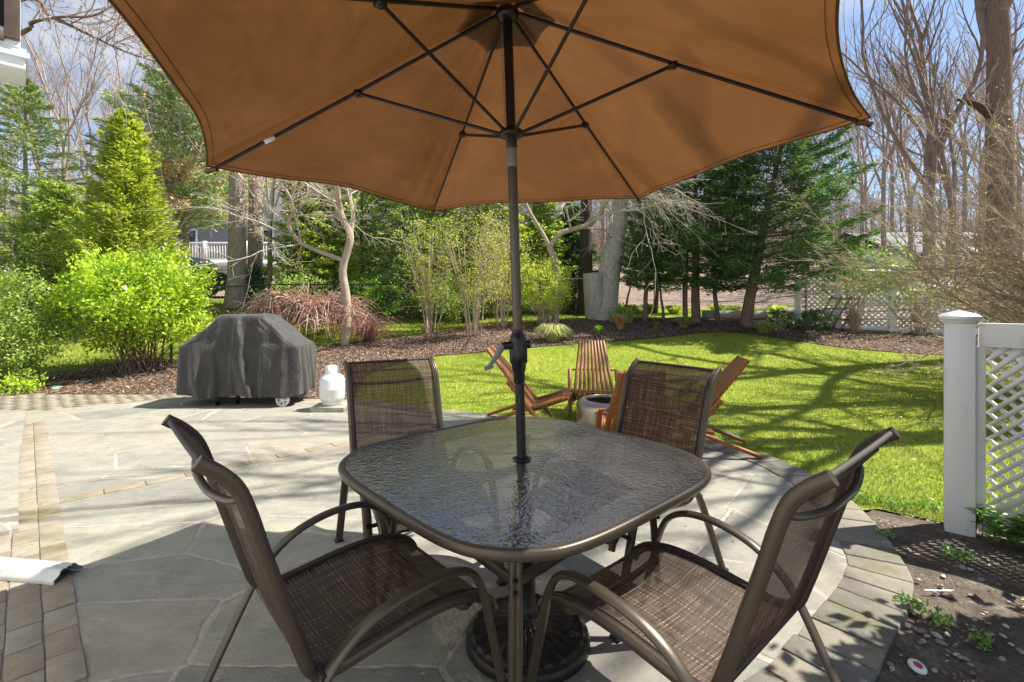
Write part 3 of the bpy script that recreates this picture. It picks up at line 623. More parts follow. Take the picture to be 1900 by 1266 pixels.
# cast base
bs = thing('umbrella_base', 'round dark cast iron umbrella base with radial ridges under the table', 'umbrella base', (TX + .0323 * .717, TY - .0169 * .717, 0))
def ridg(v, th):
    r = np.hypot(v[..., 0], v[..., 1]); a = np.sin(th * 24)[None, :]; m_ = ss((r - .06) / .05) * ss((.235 - r) / .02)
    v = v.copy(); v[..., 2] += .0055 * np.clip(a * 2, -1, 1) * m_; return v
prof = [(.0, .115), (.035, .115), (.05, .105), (.075, .085), (.10, .075), (.13, .066), (.16, .058), (.19, .05), (.205, .046), (.212, .052), (.222, .052), (.228, .044), (.243, .036), (.249, .02), (.25, .0)]
pr = np.array(prof); tt = np.linspace(0, 1, 60); cu = np.linspace(0, 1, len(pr)); prof2 = list(zip(np.interp(tt, cu, pr[:, 0]), np.interp(tt, cu, pr[:, 1])))
MB().lathe(prof2, n=192, fr=ridg).build('disc', M['iron'], bs, True)
MB().lathe([(.05, .10), (.043, .115), (.034, .12), (.031, .125), (.031, .36), (.033, .362), (.033, .372), (.0295, .374)], n=24).build('sleeve', M['black'], bs, True)
MB().tube([(.03, -.01, .335), (.062, -.018, .335)], [.008, .014], 10).build('knob', M['black'], bs, True)

# ------------------------------------------------------------------ sling chairs
prof_rail = spl([(.352, .330), (.335, .365), (.28, .402), (.18, .425), (.05, .425), (-.08, .41), (-.19, .400), (-.244, .425), (-.275, .50), (-.325, .66), (-.362, .78), (-.385, .86), (-.412, .93), (-.45, .975), (-.493, 1.008)], 6)
arm_p = spl([(.375, 0), (.335, .18), (.295, .34), (.272, .43), (.235, .508), (.175, .548), (.10, .560), (0, .553), (-.10, .526), (-.18, .474), (-.24, .40), (-.32, .25), (-.445, 0)], 6)
WR, WA = .262, .306
def chair_meshes():
    d = {}
    for s_ in (-1, 1):
        mr = MB().tube([(s_ * WR, y, z) for y, z in prof_rail], .0128, 12, True, 1.4, (1, 0, 0)); mr.tube([(s_ * (WR - .010), y, z) for y, z in prof_rail[3:-3]], .0065, 8, True, 2.6, (1, 0, 0)); d['side_rail', s_] = mr.mesh('side_rail')
        d['arm_frame', s_] = MB().tube([(s_ * (WA + .02 * math.exp(-((y - .05) / .2) ** 2)), y, z) for y, z in arm_p], .0205, 16, True, .55, (1, 0, 0)).mesh('arm_frame')
        for q, y in enumerate((.374, -.444)): d['foot', s_, q] = MB().box((s_ * WA, y, .006), (.045, .035, .012)).mesh('foot_cap')
        d['bolt', s_, 0] = MB().tube([(s_ * (WR + .01), .30, .385), (s_ * (WA + .012), .30, .385)], .009, 8).mesh('bolt')
        d['bolt', s_, 1] = MB().tube([(s_ * (WR), -.232, .43), (s_ * (WA + .012), -.232, .43)], .009, 8).mesh('bolt')
    mb = MB(); mb.tube([(-WR, -.235, .405), (WR, -.235, .405)], .013, 10); d['rear_bar', 0] = mb.mesh('rear_bar')
    mb = MB(); mb.tube(spl([(-WR, -.400, .905), (-WR * .85, -.420, .893), (-WR * .4, -.438, .880), (0, -.441, .878), (WR * .4, -.438, .880), (WR * .85, -.420, .893), (WR, -.400, .905)], 5), .0085, 10, True, 1.3); d['back_brace', 0] = mb.mesh('back_brace')
    mb = MB(); mb.tube(spl([(-WR, .25, .395), (-WR * .85, .25, .365), (-WR * .3, .25, .352), (WR * .3, .25, .352), (WR * .85, .25, .365), (WR, .25, .395)], 5), .011, 10, True, 1.3); d['front_bar', 0] = mb.mesh('front_bar')
    # sling: strip following the rail, sagging in the middle
    pr = prof_rail[2:-1]; n = len(pr); NU = 16; v = []; uv = []
    cum = np.concatenate([[0], np.cumsum(np.linalg.norm(np.diff(pr, axis=0), axis=1))])
    tg = np.gradient(pr, axis=0); tg /= np.linalg.norm(tg, axis=1, keepdims=True)
    for i in range(n):
        nr = np.array([-tg[i][1], tg[i][0]])
        if nr[1] < 0 and i < n * .45: nr = -nr
        back = ss((cum[i] - .5) / .15); dep = .022 * (1 - back) + .012 * back
        e = min(1, cum[i] / .1) * min(1, (cum[-1] - cum[i]) / .08 + .2)
        for j in range(NU + 1):
            u = j / NU * 2 - 1; sg = dep * (1 - u * u) * e
            y, z = pr[i]
            off = np.array([0, -sg]) * (1 - back) + np.array([-sg, 0]) * back
            v.append((u * (WR - .004), y + off[0] + .004 * back, z + off[1] + .010 * (1 - back))); uv.append((u * WR, cum[i]))
    i, j = np.meshgrid(np.arange(n - 1), np.arange(NU), indexing='ij'); q = (i * (NU + 1) + j).ravel(); f = np.stack([q, q + 1, q + NU + 2, q + NU + 1], -1)
    mb = MB(); mb.add(v, f); me = mb.mesh('sling'); ul = me.uv_layers.new(name='UVMap'); li = np.zeros(len(me.loops), int); me.loops.foreach_get('vertex_index', li)
    ul.data.foreach_set('uv', np.array(uv)[li].astype(np.float32).ravel()); d['sling', 0] = me
    mb = MB(); V = np.array(v).reshape(n, NU + 1, 3)
    mb.tube(V[0], .006, 6, True); mb.tube(V[-1], .008, 6, True); mb.tube(V[-1] * [1, 1, 1] + [0, .028, -.05], .0035, 5, True)
    for s_ in (0, NU): mb.tube(V[:, s_] + [(-1 if s_ else 1) * .016, 0, 0], .005, 5, False, 2.0, (1, 0, 0))
    d['hem', 0] = mb.mesh('hem')
    return d
CM = chair_meshes()
def make_chair():
    t = thing('patio_chair', '', 'chair')
    for s_ in (-1, 1):
        meshobj('side_rail', CM['side_rail', s_], M['frame'], t, True); a = meshobj('arm_frame', CM['arm_frame', s_], M['frame'], t, True)
        for q in (0, 1): meshobj('foot_cap', CM['foot', s_, q], M['black'], a); meshobj('bolt', CM['bolt', s_, q], M['black'], a)
    for k in ('rear_bar', 'back_brace', 'front_bar'): meshobj(k, CM[k, 0], M['frame'], t, True)
    s_ = meshobj('sling', CM['sling', 0], M['sling'], t, True); meshobj('hem', CM['hem', 0], M['hem'], s_, True)
    return t
ch0 = make_chair(); chairs = [(-.499, 1.589, -.845, 'brown mesh sling chair at the near left side of the glass table, seat in shade'),
    (.524, 1.521, .709, 'brown mesh sling chair near the white post, its seat partly sunlit'),
    (-.50, 2.52, rad(-150.7), 'brown mesh sling chair far left of the table, nearest the propane tank'),
    (.53, 2.43, rad(127.7), 'brown mesh sling chair far right of the table, nearest the wooden chairs')]
for k, (x, y, a, lb) in enumerate(chairs):
    o = ch0 if k == 0 else copy_tree(ch0); o.location = (x, y, .0); o.rotation_euler = (0, 0, a); tag(o, lb, 'chair', 'sling chairs around the glass table')

# ------------------------------------------------------------------ wooden slat chairs and fire pit
def slat_chair(x, y, rz, label, wtop=.34, ns=9, sc=1.0):
    t = thing('wooden_slat_chair', label, 'chair', (x, y, float(max(g(x, y), 0)) + .004), rz, 'wooden slat chairs around the fire pit'); t.scale = (sc, sc, sc)
    mb = MB()
    for k in range(ns):
        u = (k + .5) / ns * 2 - 1; a = np.array([u * .27, .10, .16]); b_ = np.array([u * wtop / 2, -.42, .84]); d = b_ - a
        mb.tube([a, a + d * .55 + [0, .02, 0], b_], [.030, .027, .023], 4, True, .86, (1, 0, 0))
    mb.build('backrest', M['wood'], t)
    mb = MB()
    for k in range(ns - 1):
        u = (k + 1) / ns * 2 - 1; mb.tube([(u * .25, -.12, .20), (u * .26, .16, .215), (u * .29, .48, .34)], .026, 4, True, .8, (1, 0, 0))
    mb.build('seat', M['wood'], t)
    for s_ in (-1, 1):
        MB().tube([(s_ * .245, .43, .34), (s_ * .245, -.08, .17), (s_ * .245, -.50, .02)], .032, 4, True, .7, (1, 0, 0)).build('leg', M['wood'], t)
        MB().tube([(s_ * .29, -.16, .50), (s_ * .29, .10, .20), (s_ * .29, .26, .02)], .032, 4, True, .7, (1, 0, 0)).build('leg', M['wood'], t)
    for (yy, zz) in ((.11, .175), (-.16, .50), (.42, .335)): MB().tube([(-.29, yy, zz), (.29, yy, zz)], .010, 8).build('cross_rod', M['wood'], t)
    return t
slat_chair(.16, 5.42, rad(-100), 'reddish wooden slat chair seen sideways behind the umbrella pole')
slat_chair(1.0, 5.95, rad(174), 'wooden slat chair behind the fire pit, its fanned back facing us')
slat_chair(1.0, 3.98, rad(-6), 'wooden slat chair seen from behind, between the fire pit and a sling chair')
slat_chair(1.70, 4.50, rad(80), 'wooden slat chair at the lawn edge right of the fire pit')
fp = thing('fire_pit', 'round stainless steel smokeless fire pit between the wooden chairs', 'fire pit', (.99, 4.95, .0))
MB().lathe([(.0, .0), (.29, .0), (.295, .03), (.325, .04), (.335, .05), (.335, .30), (.331, .325), (.29, .362), (.245, .372), (.238, .366), (.242, .33)], n=64).build('body', M['steel'], fp, True)
MB().lathe([(.242, .34), (.242, .09), (0, .08)], n=48).build('fire_bowl', M['iron'], fp, True)

# ------------------------------------------------------------------ covered grill, tank
gr = thing('grill', 'large barbecue grill under a draped dark grey cover', 'grill', (-3.58, 6.62, 0))
def cover_mesh():
    lv = [(.135, .80, .33, 1.0), (.17, .80, .33, 1), (.25, .80, .33, 1), (.38, .797, .328, .9), (.5, .795, .325, .8), (.62, .79, .32, .6), (.72, .79, .315, .4), (.775, .785, .31, .22), (.80, .765, .295, .12), (.83, .70, .285, .2), (.90, .61, .275, .5), (.98, .515, .265, .6), (1.06, .42, .25, .5), (1.13, .345, .235, .3), (1.18, .31, .215, .12), (1.192, .30, .18, .05), (1.19, .2, .1, 0), (1.192, .02, .01, 0)]
    n = 260; V = []; th = np.linspace(0, 2 * np.pi, n, endpoint=False)
    p = 13.0; rr = (np.abs(np.cos(th)) ** p + np.abs(np.sin(th)) ** p) ** (-1 / p); ex = rr * np.cos(th); ey = rr * np.sin(th)
    # even out spacing by arc along the rectangle
    rg = np.random.default_rng(5); ph = rg.uniform(0, 6.28, 8)
    for z, hx, hy, am in lv:
        x = ex * hx; y = ey * hy; xs = x
        d = ss((.80 - z) / .68)
        tri = lambda q: 1 - np.abs(((q / 3.1416) % 2) - 1) * 2
        PL = [(-.60, -.42, .16, .06, 1.0), (-.30, -.26, .10, .05, .7), (.00, .22, .26, .07, 1.35), (.30, .36, .05, .12, .8), (-.05, -.06, .05, .03, .4), (.62, .60, .12, .05, .7)]
        pz = np.clip((.95 - z) / .85, 0, 1); pl = 0
        for xt, xb, w1, w2, dpt in PL:
            xc = xt * (1 - pz) + xb * pz + .02 * math.sin(z * 9 + xt * 7); q_ = xs - xc; pl = pl + dpt * np.maximum(0, np.where(q_ < 0, 1 + q_ / (w1 * (.5 + .5 * pz)), 1 - q_ / (w2 * (.5 + .5 * pz))))
        fold = 1.0 * pl + .25 * (1.5 * np.maximum(0, tri(xs * (6.5 + 1.5 * z) + ph[0] + 2.2 * z)) ** 1.3 + 1.0 * np.maximum(0, tri(xs * 13 - 2.5 * z + ph[1])) ** 2 + .25 * np.sin(xs * 33 + 7 * z + ph[2]) + .7 * tri(xs * 4 + ph[3] - 3 * z))
        fy = (np.sin(y * 22 + ph[4] + 3 * z) + .6 * np.sin(y * 47 + 8 * z + ph[5]))
        side = np.clip(np.abs(ex) * 1.0, 0, 1) ** 16
        amp = .085 * (am if z < .8 or z > .95 else max(am, .35))
        y2 = y + np.sign(ey) * fold * amp * (1 - side); x2 = x + np.sign(ex) * fy * .022 * am * side
        z2 = z + (.014 * np.sin(xs * 7 + 1) + .008 * np.sin(xs * 17)) * (z < .15) + (.02 * np.sin(xs * 12 + ph[6]) + .012 * np.sin(xs * 29)) * am * (.82 < z < 1.1)
        V.append(np.column_stack([x2, y2, z2]))
    k = len(lv); mb = MB(); i = np.arange(k - 1)[:, None] * n; j = np.arange(n)[None]; j2 = (j + 1) % n
    mb.add(np.vstack(V), np.stack([i + j, i + j2, i + n + j2, i + n + j], -1).reshape(-1, 4)); return mb
cv = cover_mesh().build('cover', M['cover'], gr, True)
sb = cv.modifiers.new('sub', 'SUBSURF'); sb.levels = 1; sb.render_levels = 1
tx = bpy.data.textures.new('wrinkle', 'CLOUDS'); tx.noise_scale = .16; tx.noise_depth = 3; dm = cv.modifiers.new('wr', 'DISPLACE'); dm.texture = tx; dm.strength = .022; dm.mid_level = .5
for x, y in ((-.28, -.26), (-.28, .22), (-.08, -.15)): MB().box((x, y, .085), (.035, .035, .17)).build('leg', M['black'], gr)
for y in (-.30, .26):
    wh = MB(); wh.tube([(.60, y - .022, .085), (.60, y + .022, .085)], .082, 28); wo = wh.build('wheel', M['stoneslab'], gr, False)
    tor = MB(); a = np.linspace(0, 2 * np.pi, 33); tor.tube([(.60 + .078 * math.cos(q), y - .024, .085 + .078 * math.sin(q)) for q in a], .009, 6, False, 1, (0, 1, 0)); tor.build('tyre', M['white'], wo)
    MB().tube([(.60, y - .032, .085), (.60, y + .03, .085)], .02, 12).build('wheel_hub', M['white'], wo)
    sp = MB(); [sp.box((.60 + .045 * math.cos(q), y - .025, .085 + .045 * math.sin(q)), (.06, .008, .014), 0, 0, -q) for q in np.linspace(0, 2 * np.pi, 6)[:-1]]; sp.build('spokes', M['white'], wo)
MB().box((.52, .0, .10), (.34, .4, .03)).build('bottom_shelf', M['black'], gr)
tx_, ty_ = -2.28, 6.15
MB_ = MB().box((tx_, ty_, .03), (.42, .36, .06)); tag(MB_.build('paver_block', M['stoneslab'], None, False, .006), 'square mossy stone paver under the white propane tank', 'paver')
tk = thing('propane_tank', 'white propane tank standing on a square stone paver beside the grill', 'gas tank', (tx_ + .0, ty_, .06))
MB().lathe([(0, .035), (.10, .04), (.14, .065), (.153, .10), (.155, .20), (.156, .203), (.155, .206), (.153, .31), (.14, .35), (.10, .385), (.05, .40), (0, .402)], n=40).build('body', M['tank'], tk, True)
MB().lathe([(.115, 0), (.118, 0), (.118, .06), (.112, .065)], n=32).build('foot_ring', M['tank'], tk, True)
mb = MB()
for a0 in (20, 200):
    th = np.radians(np.linspace(a0, a0 + 130, 14)); V = [(.085 * math.cos(q), .085 * math.sin(q), z) for z in (.39, .49) for q in th] + [(.079 * math.cos(q), .079 * math.sin(q), z) for z in (.39, .49) for q in th]
    mb.add(V, [[i, i + 1, 15 + i, 14 + i] for i in range(13)] + [[29 + i, 28 + i, 42 + i, 43 + i] for i in range(13)] + [[14 + i, 15 + i, 43 + i, 42 + i] for i in range(13)])
mb.build('collar', M['tank'], tk)
MB().tube([(0, 0, .39), (0, 0, .46)], .018, 10).tube([(0, 0, .45), (.05, -.03, .45)], .012, 8).build('valve', M['steel'], tk)

# ------------------------------------------------------------------ fences
def lattice(mb, o, ux, W, Hh, z0, sp, sw, th=.006, k=1.0):
    o = np.array(o, float); ux = np.array(ux, float); nrm = np.array([-ux[1], ux[0]])
    for lay, sg in ((0, 1), (1, -1)):
        c = -Hh * k - sp
        while c < W + Hh * k + sp:
            # line: s = c + sg*k*z ; clip to [0,W]x[0,H]
            if sg > 0: t0, t1 = max(0, -c / k), min(Hh, (W - c) / k)
            else: t0, t1 = max(0, (c - W) / k), min(Hh, c / k)
            if t1 - t0 > .01:
                hw = sw / 2
                a, b_ = (c + sg * k * t0, t0), (c + sg * k * t1, t1)
                quad = [(np.clip(a[0] - hw, 0, W), a[1]), (np.clip(a[0] + hw, 0, W), a[1]), (np.clip(b_[0] + hw, 0, W), b_[1]), (np.clip(b_[0] - hw, 0, W), b_[1])]
                off0 = (lay * 1.02 - .51) * th
                V = []
                for dd in (off0 - th / 2, off0 + th / 2):
                    for s_, z in quad: q = o + ux * s_ + nrm * dd; V.append((q[0], q[1], z0 + z))
                mb.add(V, [[0, 1, 2, 3], [7, 6, 5, 4], [0, 4, 5, 1], [1, 5, 6, 2], [2, 6, 7, 3], [3, 7, 4, 0]])
            c += sp
    return mb
def cap_post(parent, x, y, z0, z1, w_, rz, cap=.05):
    p = MB().box((x, y, (z0 + z1) / 2), (w_, w_, z1 - z0), rz).build('post', M['white'], parent, False, .004)
    mb = MB(); c, s_ = math.cos(rz), math.sin(rz)
    def ring(h, z): return [(x + (a * c - b * s_) * h, y + (a * s_ + b * c) * h, z) for a, b in ((-1, -1), (1, -1), (1, 1), (-1, 1))]
    hw = w_ / 2; rs = [ring(hw + .006, z1 - .012), ring(hw + .012, z1 + .0), ring(hw + cap * .5, z1 + .015), ring(hw + cap * .52, z1 + .03), ring(hw + .012, z1 + .042), ring(.003, z1 + .065)]
    n = 4
    for a_, b_ in zip(rs, rs[1:]): mb.add(a_ + b_, [[i, (i + 1) % 4, 4 + (i + 1) % 4, 4 + i] for i in range(4)])
    mb.build('post_cap', M['white'], p)
    return p
# near gate-like fence panel on the right
fx0, fy0 = 2.715, 2.945; ang = rad(-40); ux = np.array([math.cos(ang), math.sin(ang)])
nf = thing('garden_fence', 'white vinyl fence with capped post and diagonal lattice at the right edge', 'fence', (0, 0, 0))
cap_post(nf, fx0, fy0, -.06, 1.245, .138, ang, .05)
s0 = .085
def railbox(parent, name, a, b_, z0, z1, th, o=(fx0, fy0), u=ux, ang_=ang, bev=.003):
    m_ = np.array(o) + u * (a + b_) / 2; return MB().box((m_[0], m_[1], (z0 + z1) / 2), (b_ - a, th, z1 - z0), ang_).build(name, M['white'], parent, False, bev)
railbox(nf, 'top_rail', s0, 2.3, 1.095, 1.235, .05); railbox(nf, 'bottom_rail', s0, 2.3, .0, .125, .05)
railbox(nf, 'side_stile', s0 - .02, s0 + .03, .126, 1.094, .036)
mb = MB(); lattice(mb, np.array([fx0, fy0]) + ux * (s0 + .03), ux, 2.15, .968, .126, .082, .058, .004, 1.06); mb.build('lattice', M['white'], nf)
cap_post(nf, *(np.array([fx0, fy0]) + ux * 2.38), -.06, 1.245, .152, ang, .05)

# far lattice fence
bf = thing('lattice_fence', 'long white lattice fence with square posts along the back of the garden', 'fence')
pa, pb = np.array(U(1480, 604)), np.array(U(1655, 617)); pc = np.array([9.7, 9.9]); 
pts = [pa]; mid_ = np.array(U(1555, 610)); pts += [mid_, pb, np.array(U(1800, 622)), np.array([12.2, 10.4])]
for k, p in enumerate(pts):
    z = float(g(*p)); q = pts[min(k + 1, len(pts) - 1)] - pts[min(k + 1, len(pts) - 1) - 1]; aa = math.atan2(q[1], q[0])
    cap_post(bf, p[0], p[1], z - .1, z + (1.55 if k else 1.15), .14, aa, .04)
for p, q in zip(pts, pts[1:]):
    d = q - p; W = float(np.linalg.norm(d)); u_ = d / W; aa = math.atan2(d[1], d[0]); z = float(g(*((p + q) / 2))) - .02; hh = 1.5
    def rb_(z0, z1): m_ = (p + q) / 2; return MB().box((m_[0], m_[1], (z0 + z1) / 2), (W - .14, .045, z1 - z0), aa)
    rb_(z, z + .14).build('rail', M['white'], bf); rb_(z + hh - .1, z + hh).build('rail', M['white'], bf)
    mb = MB(); lattice(mb, p + u_ * .07, u_, W - .14, hh - .24, z + .14, .13, .078); mb.build('lattice', M['white'], bf)

# black chain link fence
cf = thing('chain_link_fence', 'low black chain link fence with round posts between the garden and the woods', 'fence')
cp = [np.array(U(-60, 590)), np.array(U(330, 606)), ]
cp = [(-13.5, 10.2), (-9.8, 10.9), (-6.2, 12.4), (-4.3, 13.0), (-1.35, 13.3), (1.9, 14.6), (5.3, 15.0), (8.6, 14.2)]
HH = 1.12
for k, (x, y) in enumerate(cp):
    z = float(g(x, y)); MB().tube([(x, y, z - .1), (x, y, z + HH + .03)], .028, 10).tube([(x, y, z + HH + .03), (x, y, z + HH + .06)], [.034, .02], 10).build('post', M['wire'], cf)
for (x0, y0), (x1, y1) in zip(cp, cp[1:]):
    W = math.hypot(x1 - x0, y1 - y0); za, zb = float(g(x0, y0)), float(g(x1, y1))
    MB().tube([(x0, y0, za + HH), (x1, y1, zb + HH)], .02, 8).build('top_rail', M['wire'], cf)
    mb = MB(); sp = .075; n = int(W / sp)
    for k in range(-15, n):
        for sg in (1, -1):
            s_a = k * sp if sg > 0 else (k + 15) * sp; s_b = s_a + sg * HH
            t0, t1 = 0, 1
            for e in (0, W):
                pass
            sa, sb_ = s_a, s_b; ha, hb_ = 0., HH
            if sa < 0: ha = (0 - sa) / (sb_ - sa) * HH; sa = 0
            if sa > W: ha = (W - s_a) / (s_b - s_a) * HH; sa = W
            if sb_ > W: hb_ = (W - s_a) / (s_b - s_a) * HH; sb_ = W
            if sb_ < 0: hb_ = (0 - s_a) / (s_b - s_a) * HH; sb_ = 0
            if hb_ - ha < .03: continue
            q = lambda s_, h: (x0 + (x1 - x0) * s_ / W, y0 + (y1 - y0) * s_ / W, za + (zb - za) * s_ / W + h)
            mb.tube([q(sa, ha), q(sb_, hb_)], .0028, 3, False)
    mb.build('wire_mesh', M['wire'], cf)
# low dark gate rail by the grill (post and sloping rail)
lp = thing('garden_post', 'thin black metal post standing just left of the covered grill', 'post', (*U(318, 680), 0))
z = float(g(lp.location.x, lp.location.y)); MB().tube([(0, 0, z - .1), (0, 0, z + .55)], .022, 10).build('shaft', M['wire'], lp); MB().lathe([(.026, z + .55), (.028, z + .565), (0, z + .585)], n=12).build('cap', M['wire'], lp)

# ------------------------------------------------------------------ vegetation builders
def base_at(px, py): x, y = U(px, py); return x, y, float(g(x, y))
def tree_root(name, label, cat, x, y, group=None): return thing(name, label, cat, (x, y, float(g(x, y)) - .03), 0, group)
def grow(mb, tips_out, p, d, ln, r, depth, cfg, rg):
    """one branch as a wandering polyline, then its children"""
    n = max(3, int(ln / cfg['seg'])) ; pts = [p]; dd = d / np.linalg.norm(d)
    for i in range(n):
        dd = dd + rg.normal(0, cfg['wig'], 3) + np.array([0, 0, cfg['up'] * (1 if depth < cfg['maxd'] else cfg.get('tipup', 1))]); dd /= np.linalg.norm(dd); pts.append(pts[-1] + dd * ln / n)
    pts = np.array(pts); rr = np.linspace(r, r * cfg['taper'], n + 1)
    mb.tube(pts, np.maximum(rr, cfg['rmin']), cfg['sides'][min(depth, len(cfg['sides']) - 1)], False)
    if depth >= cfg['maxd']: tips_out.append(pts[-1]); tips_out.append(pts[n // 2]); return
    k = cfg['kids'][depth]
    for i in range(k):
        t = (cfg['t0'] + (1 - cfg['t0']) * (i + rg.uniform(.2, .9)) / k); u = t * n; j = min(int(u), n - 1); q = pts[j] + (pts[j + 1] - pts[j]) * (u - j)
        dv = pts[j + 1] - pts[j]; dv /= np.linalg.norm(dv); s_ = rg.normal(size=3); s_ -= dv * (s_ @ dv); s_ /= np.linalg.norm(s_)
        a = rg.uniform(*cfg['ang']); nd_ = dv * math.cos(a) + s_ * math.sin(a)
        grow(mb, tips_out, q, nd_, ln * cfg['lr'] * rg.uniform(.65, 1.15) * (1 - .35 * t), max(r * (1 - (1 - cfg['taper']) * t) * cfg['rr'], cfg['rmin']), depth + 1, cfg, rg)
    if cfg.get('fork', True): grow(mb, tips_out, pts[-1], dd, ln * cfg['lr'], r * cfg['taper'], depth + 1, cfg, rg)
BARE = dict(seg=.7, wig=.10, up=.03, taper=.6, rmin=.006, sides=[9, 6, 4, 3, 3], kids=[4, 4, 4, 4], t0=.3, ang=(.35, .85), lr=.62, rr=.55, maxd=4)
def bare_mesh(seed, Hh, r, trunk_frac=.45, cfg=None, lean=(0, 0)):
    c = dict(BARE); c.update(cfg or {}); rg = np.random.default_rng(seed); mt = MB(); mc = MB(); tp = []
    n = 9; z = np.linspace(0, Hh * trunk_frac, n); P = np.column_stack([lean[0] * z + np.cumsum(rg.normal(0, .03, n)) * Hh * .02, lean[1] * z + np.cumsum(rg.normal(0, .03, n)) * Hh * .02, z])
    rr = r * (1 - .4 * np.linspace(0, 1, n)); rr[0] *= 1.35; mt.tube(P, rr, 12, False)
    k = c.get('limbs', 4)
    for i in range(k):
        a = 2 * np.pi * (i + rg.uniform(-.3, .3)) / k; e = rg.uniform(.15, .65); d = np.array([math.cos(a) * math.sin(e), math.sin(a) * math.sin(e), math.cos(e)])
        q = P[-1 - (i % 3)] ; grow(mc, tp, q, d, Hh * (1 - trunk_frac) * .55 * rg.uniform(.8, 1.15), r * .42, 1, c, rg)
    grow(mc, tp, P[-1], np.array([lean[0], lean[1], 1.]), Hh * (1 - trunk_frac) * .6, r * .5, 1, c, rg)
    return mt.mesh('trunk'), mc.mesh('crown'), np.array(tp)
def tree_from(name, label, cat, x, y, mt, mc, m1, m2, rz=0, sc=1, group=None):
    t = tree_root(name, label, cat, x, y, group); t.rotation_euler = (0, 0, rz); t.scale = (sc, sc, sc)
    for nm, me, m in (('trunk', mt, m1), ('crown', mc, m2)):
        o = bpy.data.objects.new(nm, me); COL.objects.link(o); o.parent = t
        if not me.materials: me.materials.append(m); me.polygons.foreach_set('use_smooth', np.ones(len(me.polygons), bool))
    return t

def conifer(name, label, x, y, Hh, rad_, m_leaf, m_bark, seed, n_br=90, per=90, ll=.14, lw=.035, z0=.06, droop=.25, rise=.1, lean=(0, 0), shape=1.0, trunk_r=None, flat=.25, spread=.22, ncl=None, core=0, group=None, trunks=None, xsq=1):
    rg = np.random.default_rng(seed); t = tree_root(name, label, 'evergreen tree', x, y, group); tr = trunk_r or Hh * .018
    mt = MB(); z = np.linspace(0, Hh, 9); P = np.column_stack([lean[0] * z, lean[1] * z, z]) + np.column_stack([np.cumsum(rg.normal(0, .02, (9, 2)), 0), np.zeros(9)]); P[0, :2] = 0
    mt.tube(P, tr * np.linspace(1.15, .12, 9), 9, False)
    for (bx, by, fr) in (trunks or []):
        Q = P.copy(); Q[:, 0] += bx * (1 - np.linspace(0, 1, 9)) + bx * .3; Q[:, 1] += by; Q = Q[:int(9 * fr)]; mt.tube(Q, tr * .6 * np.linspace(1.1, .4, len(Q)), 7, False)
    mb = MB(); C, D, NN = [], [], []
    for i in range(n_br):
        f = z0 + (1 - z0) * (i + rg.uniform(0, 1)) / n_br; zb = Hh * f; L_ = rad_ * ((1 - f) / (1 - z0)) ** shape * rg.uniform(.65, 1.12) + .12
        if f < z0 + .12: L_ *= .75
        a = i * 2.399 + rg.uniform(-.4, .4); h = np.array([math.cos(a) * xsq, math.sin(a), 0])
        b = np.array([np.interp(zb, P[:, 2], P[:, 0]), np.interp(zb, P[:, 2], P[:, 1]), zb]); tt = np.linspace(0, 1, 6)
        el = rise * (1 - f) + .55 * f ** 2
        pts = b + h * (L_ * tt)[:, None] + np.array([0, 0, 1.]) * (L_ * (el * tt - droop * tt ** 2 + .12 * tt ** 4))[:, None]
        mt.tube(pts, np.linspace(max(.010, L_ * .012), .004, 6), 4, False)
        k = int(per * (.35 + L_ / rad_)); u = rg.uniform(.12, 1.03, k) ** .75
        c = np.column_stack([np.interp(u, tt, pts[:, q]) for q in range(3)]); side = np.array([-h[1], h[0], 0])
        wsp = L_ * spread * (1.15 - u) + .05; s_ = rg.uniform(-1, 1, k)
        c = c + side * (s_ * wsp)[:, None] * 1.5 + rg.normal(0, 1, (k, 3)) * [.03, .03, .03] + np.array([0, 0, 1]) * (rg.normal(0, flat * .3, k) * wsp - np.abs(s_) * wsp * .25)[:, None]
        dd = h * (.6 + .4 * rg.random(k))[:, None] + side * (s_ * .9)[:, None] + rg.normal(0, .25, (k, 3)) + np.array([0, 0, -droop * .6 + .1])
        C.append(c); D.append(dd); NN.append(rg.normal(0, .45, (k, 3)) + [0, 0, 1])
    C = np.vstack(C); D = np.vstack(D); NN = np.vstack(NN); k = len(C)
    mb.leaves(C, D, NN, ll * rg.uniform(.6, 1.3, k), lw * rg.uniform(.7, 1.3, k))
    if core:                                      # a second layer of upright sprays inside
        m_ = int(len(C) * core); q = rg.integers(0, k, m_); c2 = C[q] * [.8, .8, 1] + rg.normal(0, .06, (m_, 3)); mb.leaves(c2, rg.normal(size=(m_, 3)) * [.6, .6, 1], rg.normal(size=(m_, 3)), ll * .9, lw * 1.1)
    mt.build('trunk', m_bark, t, True); mb.build('foliage', m_leaf, t); return t

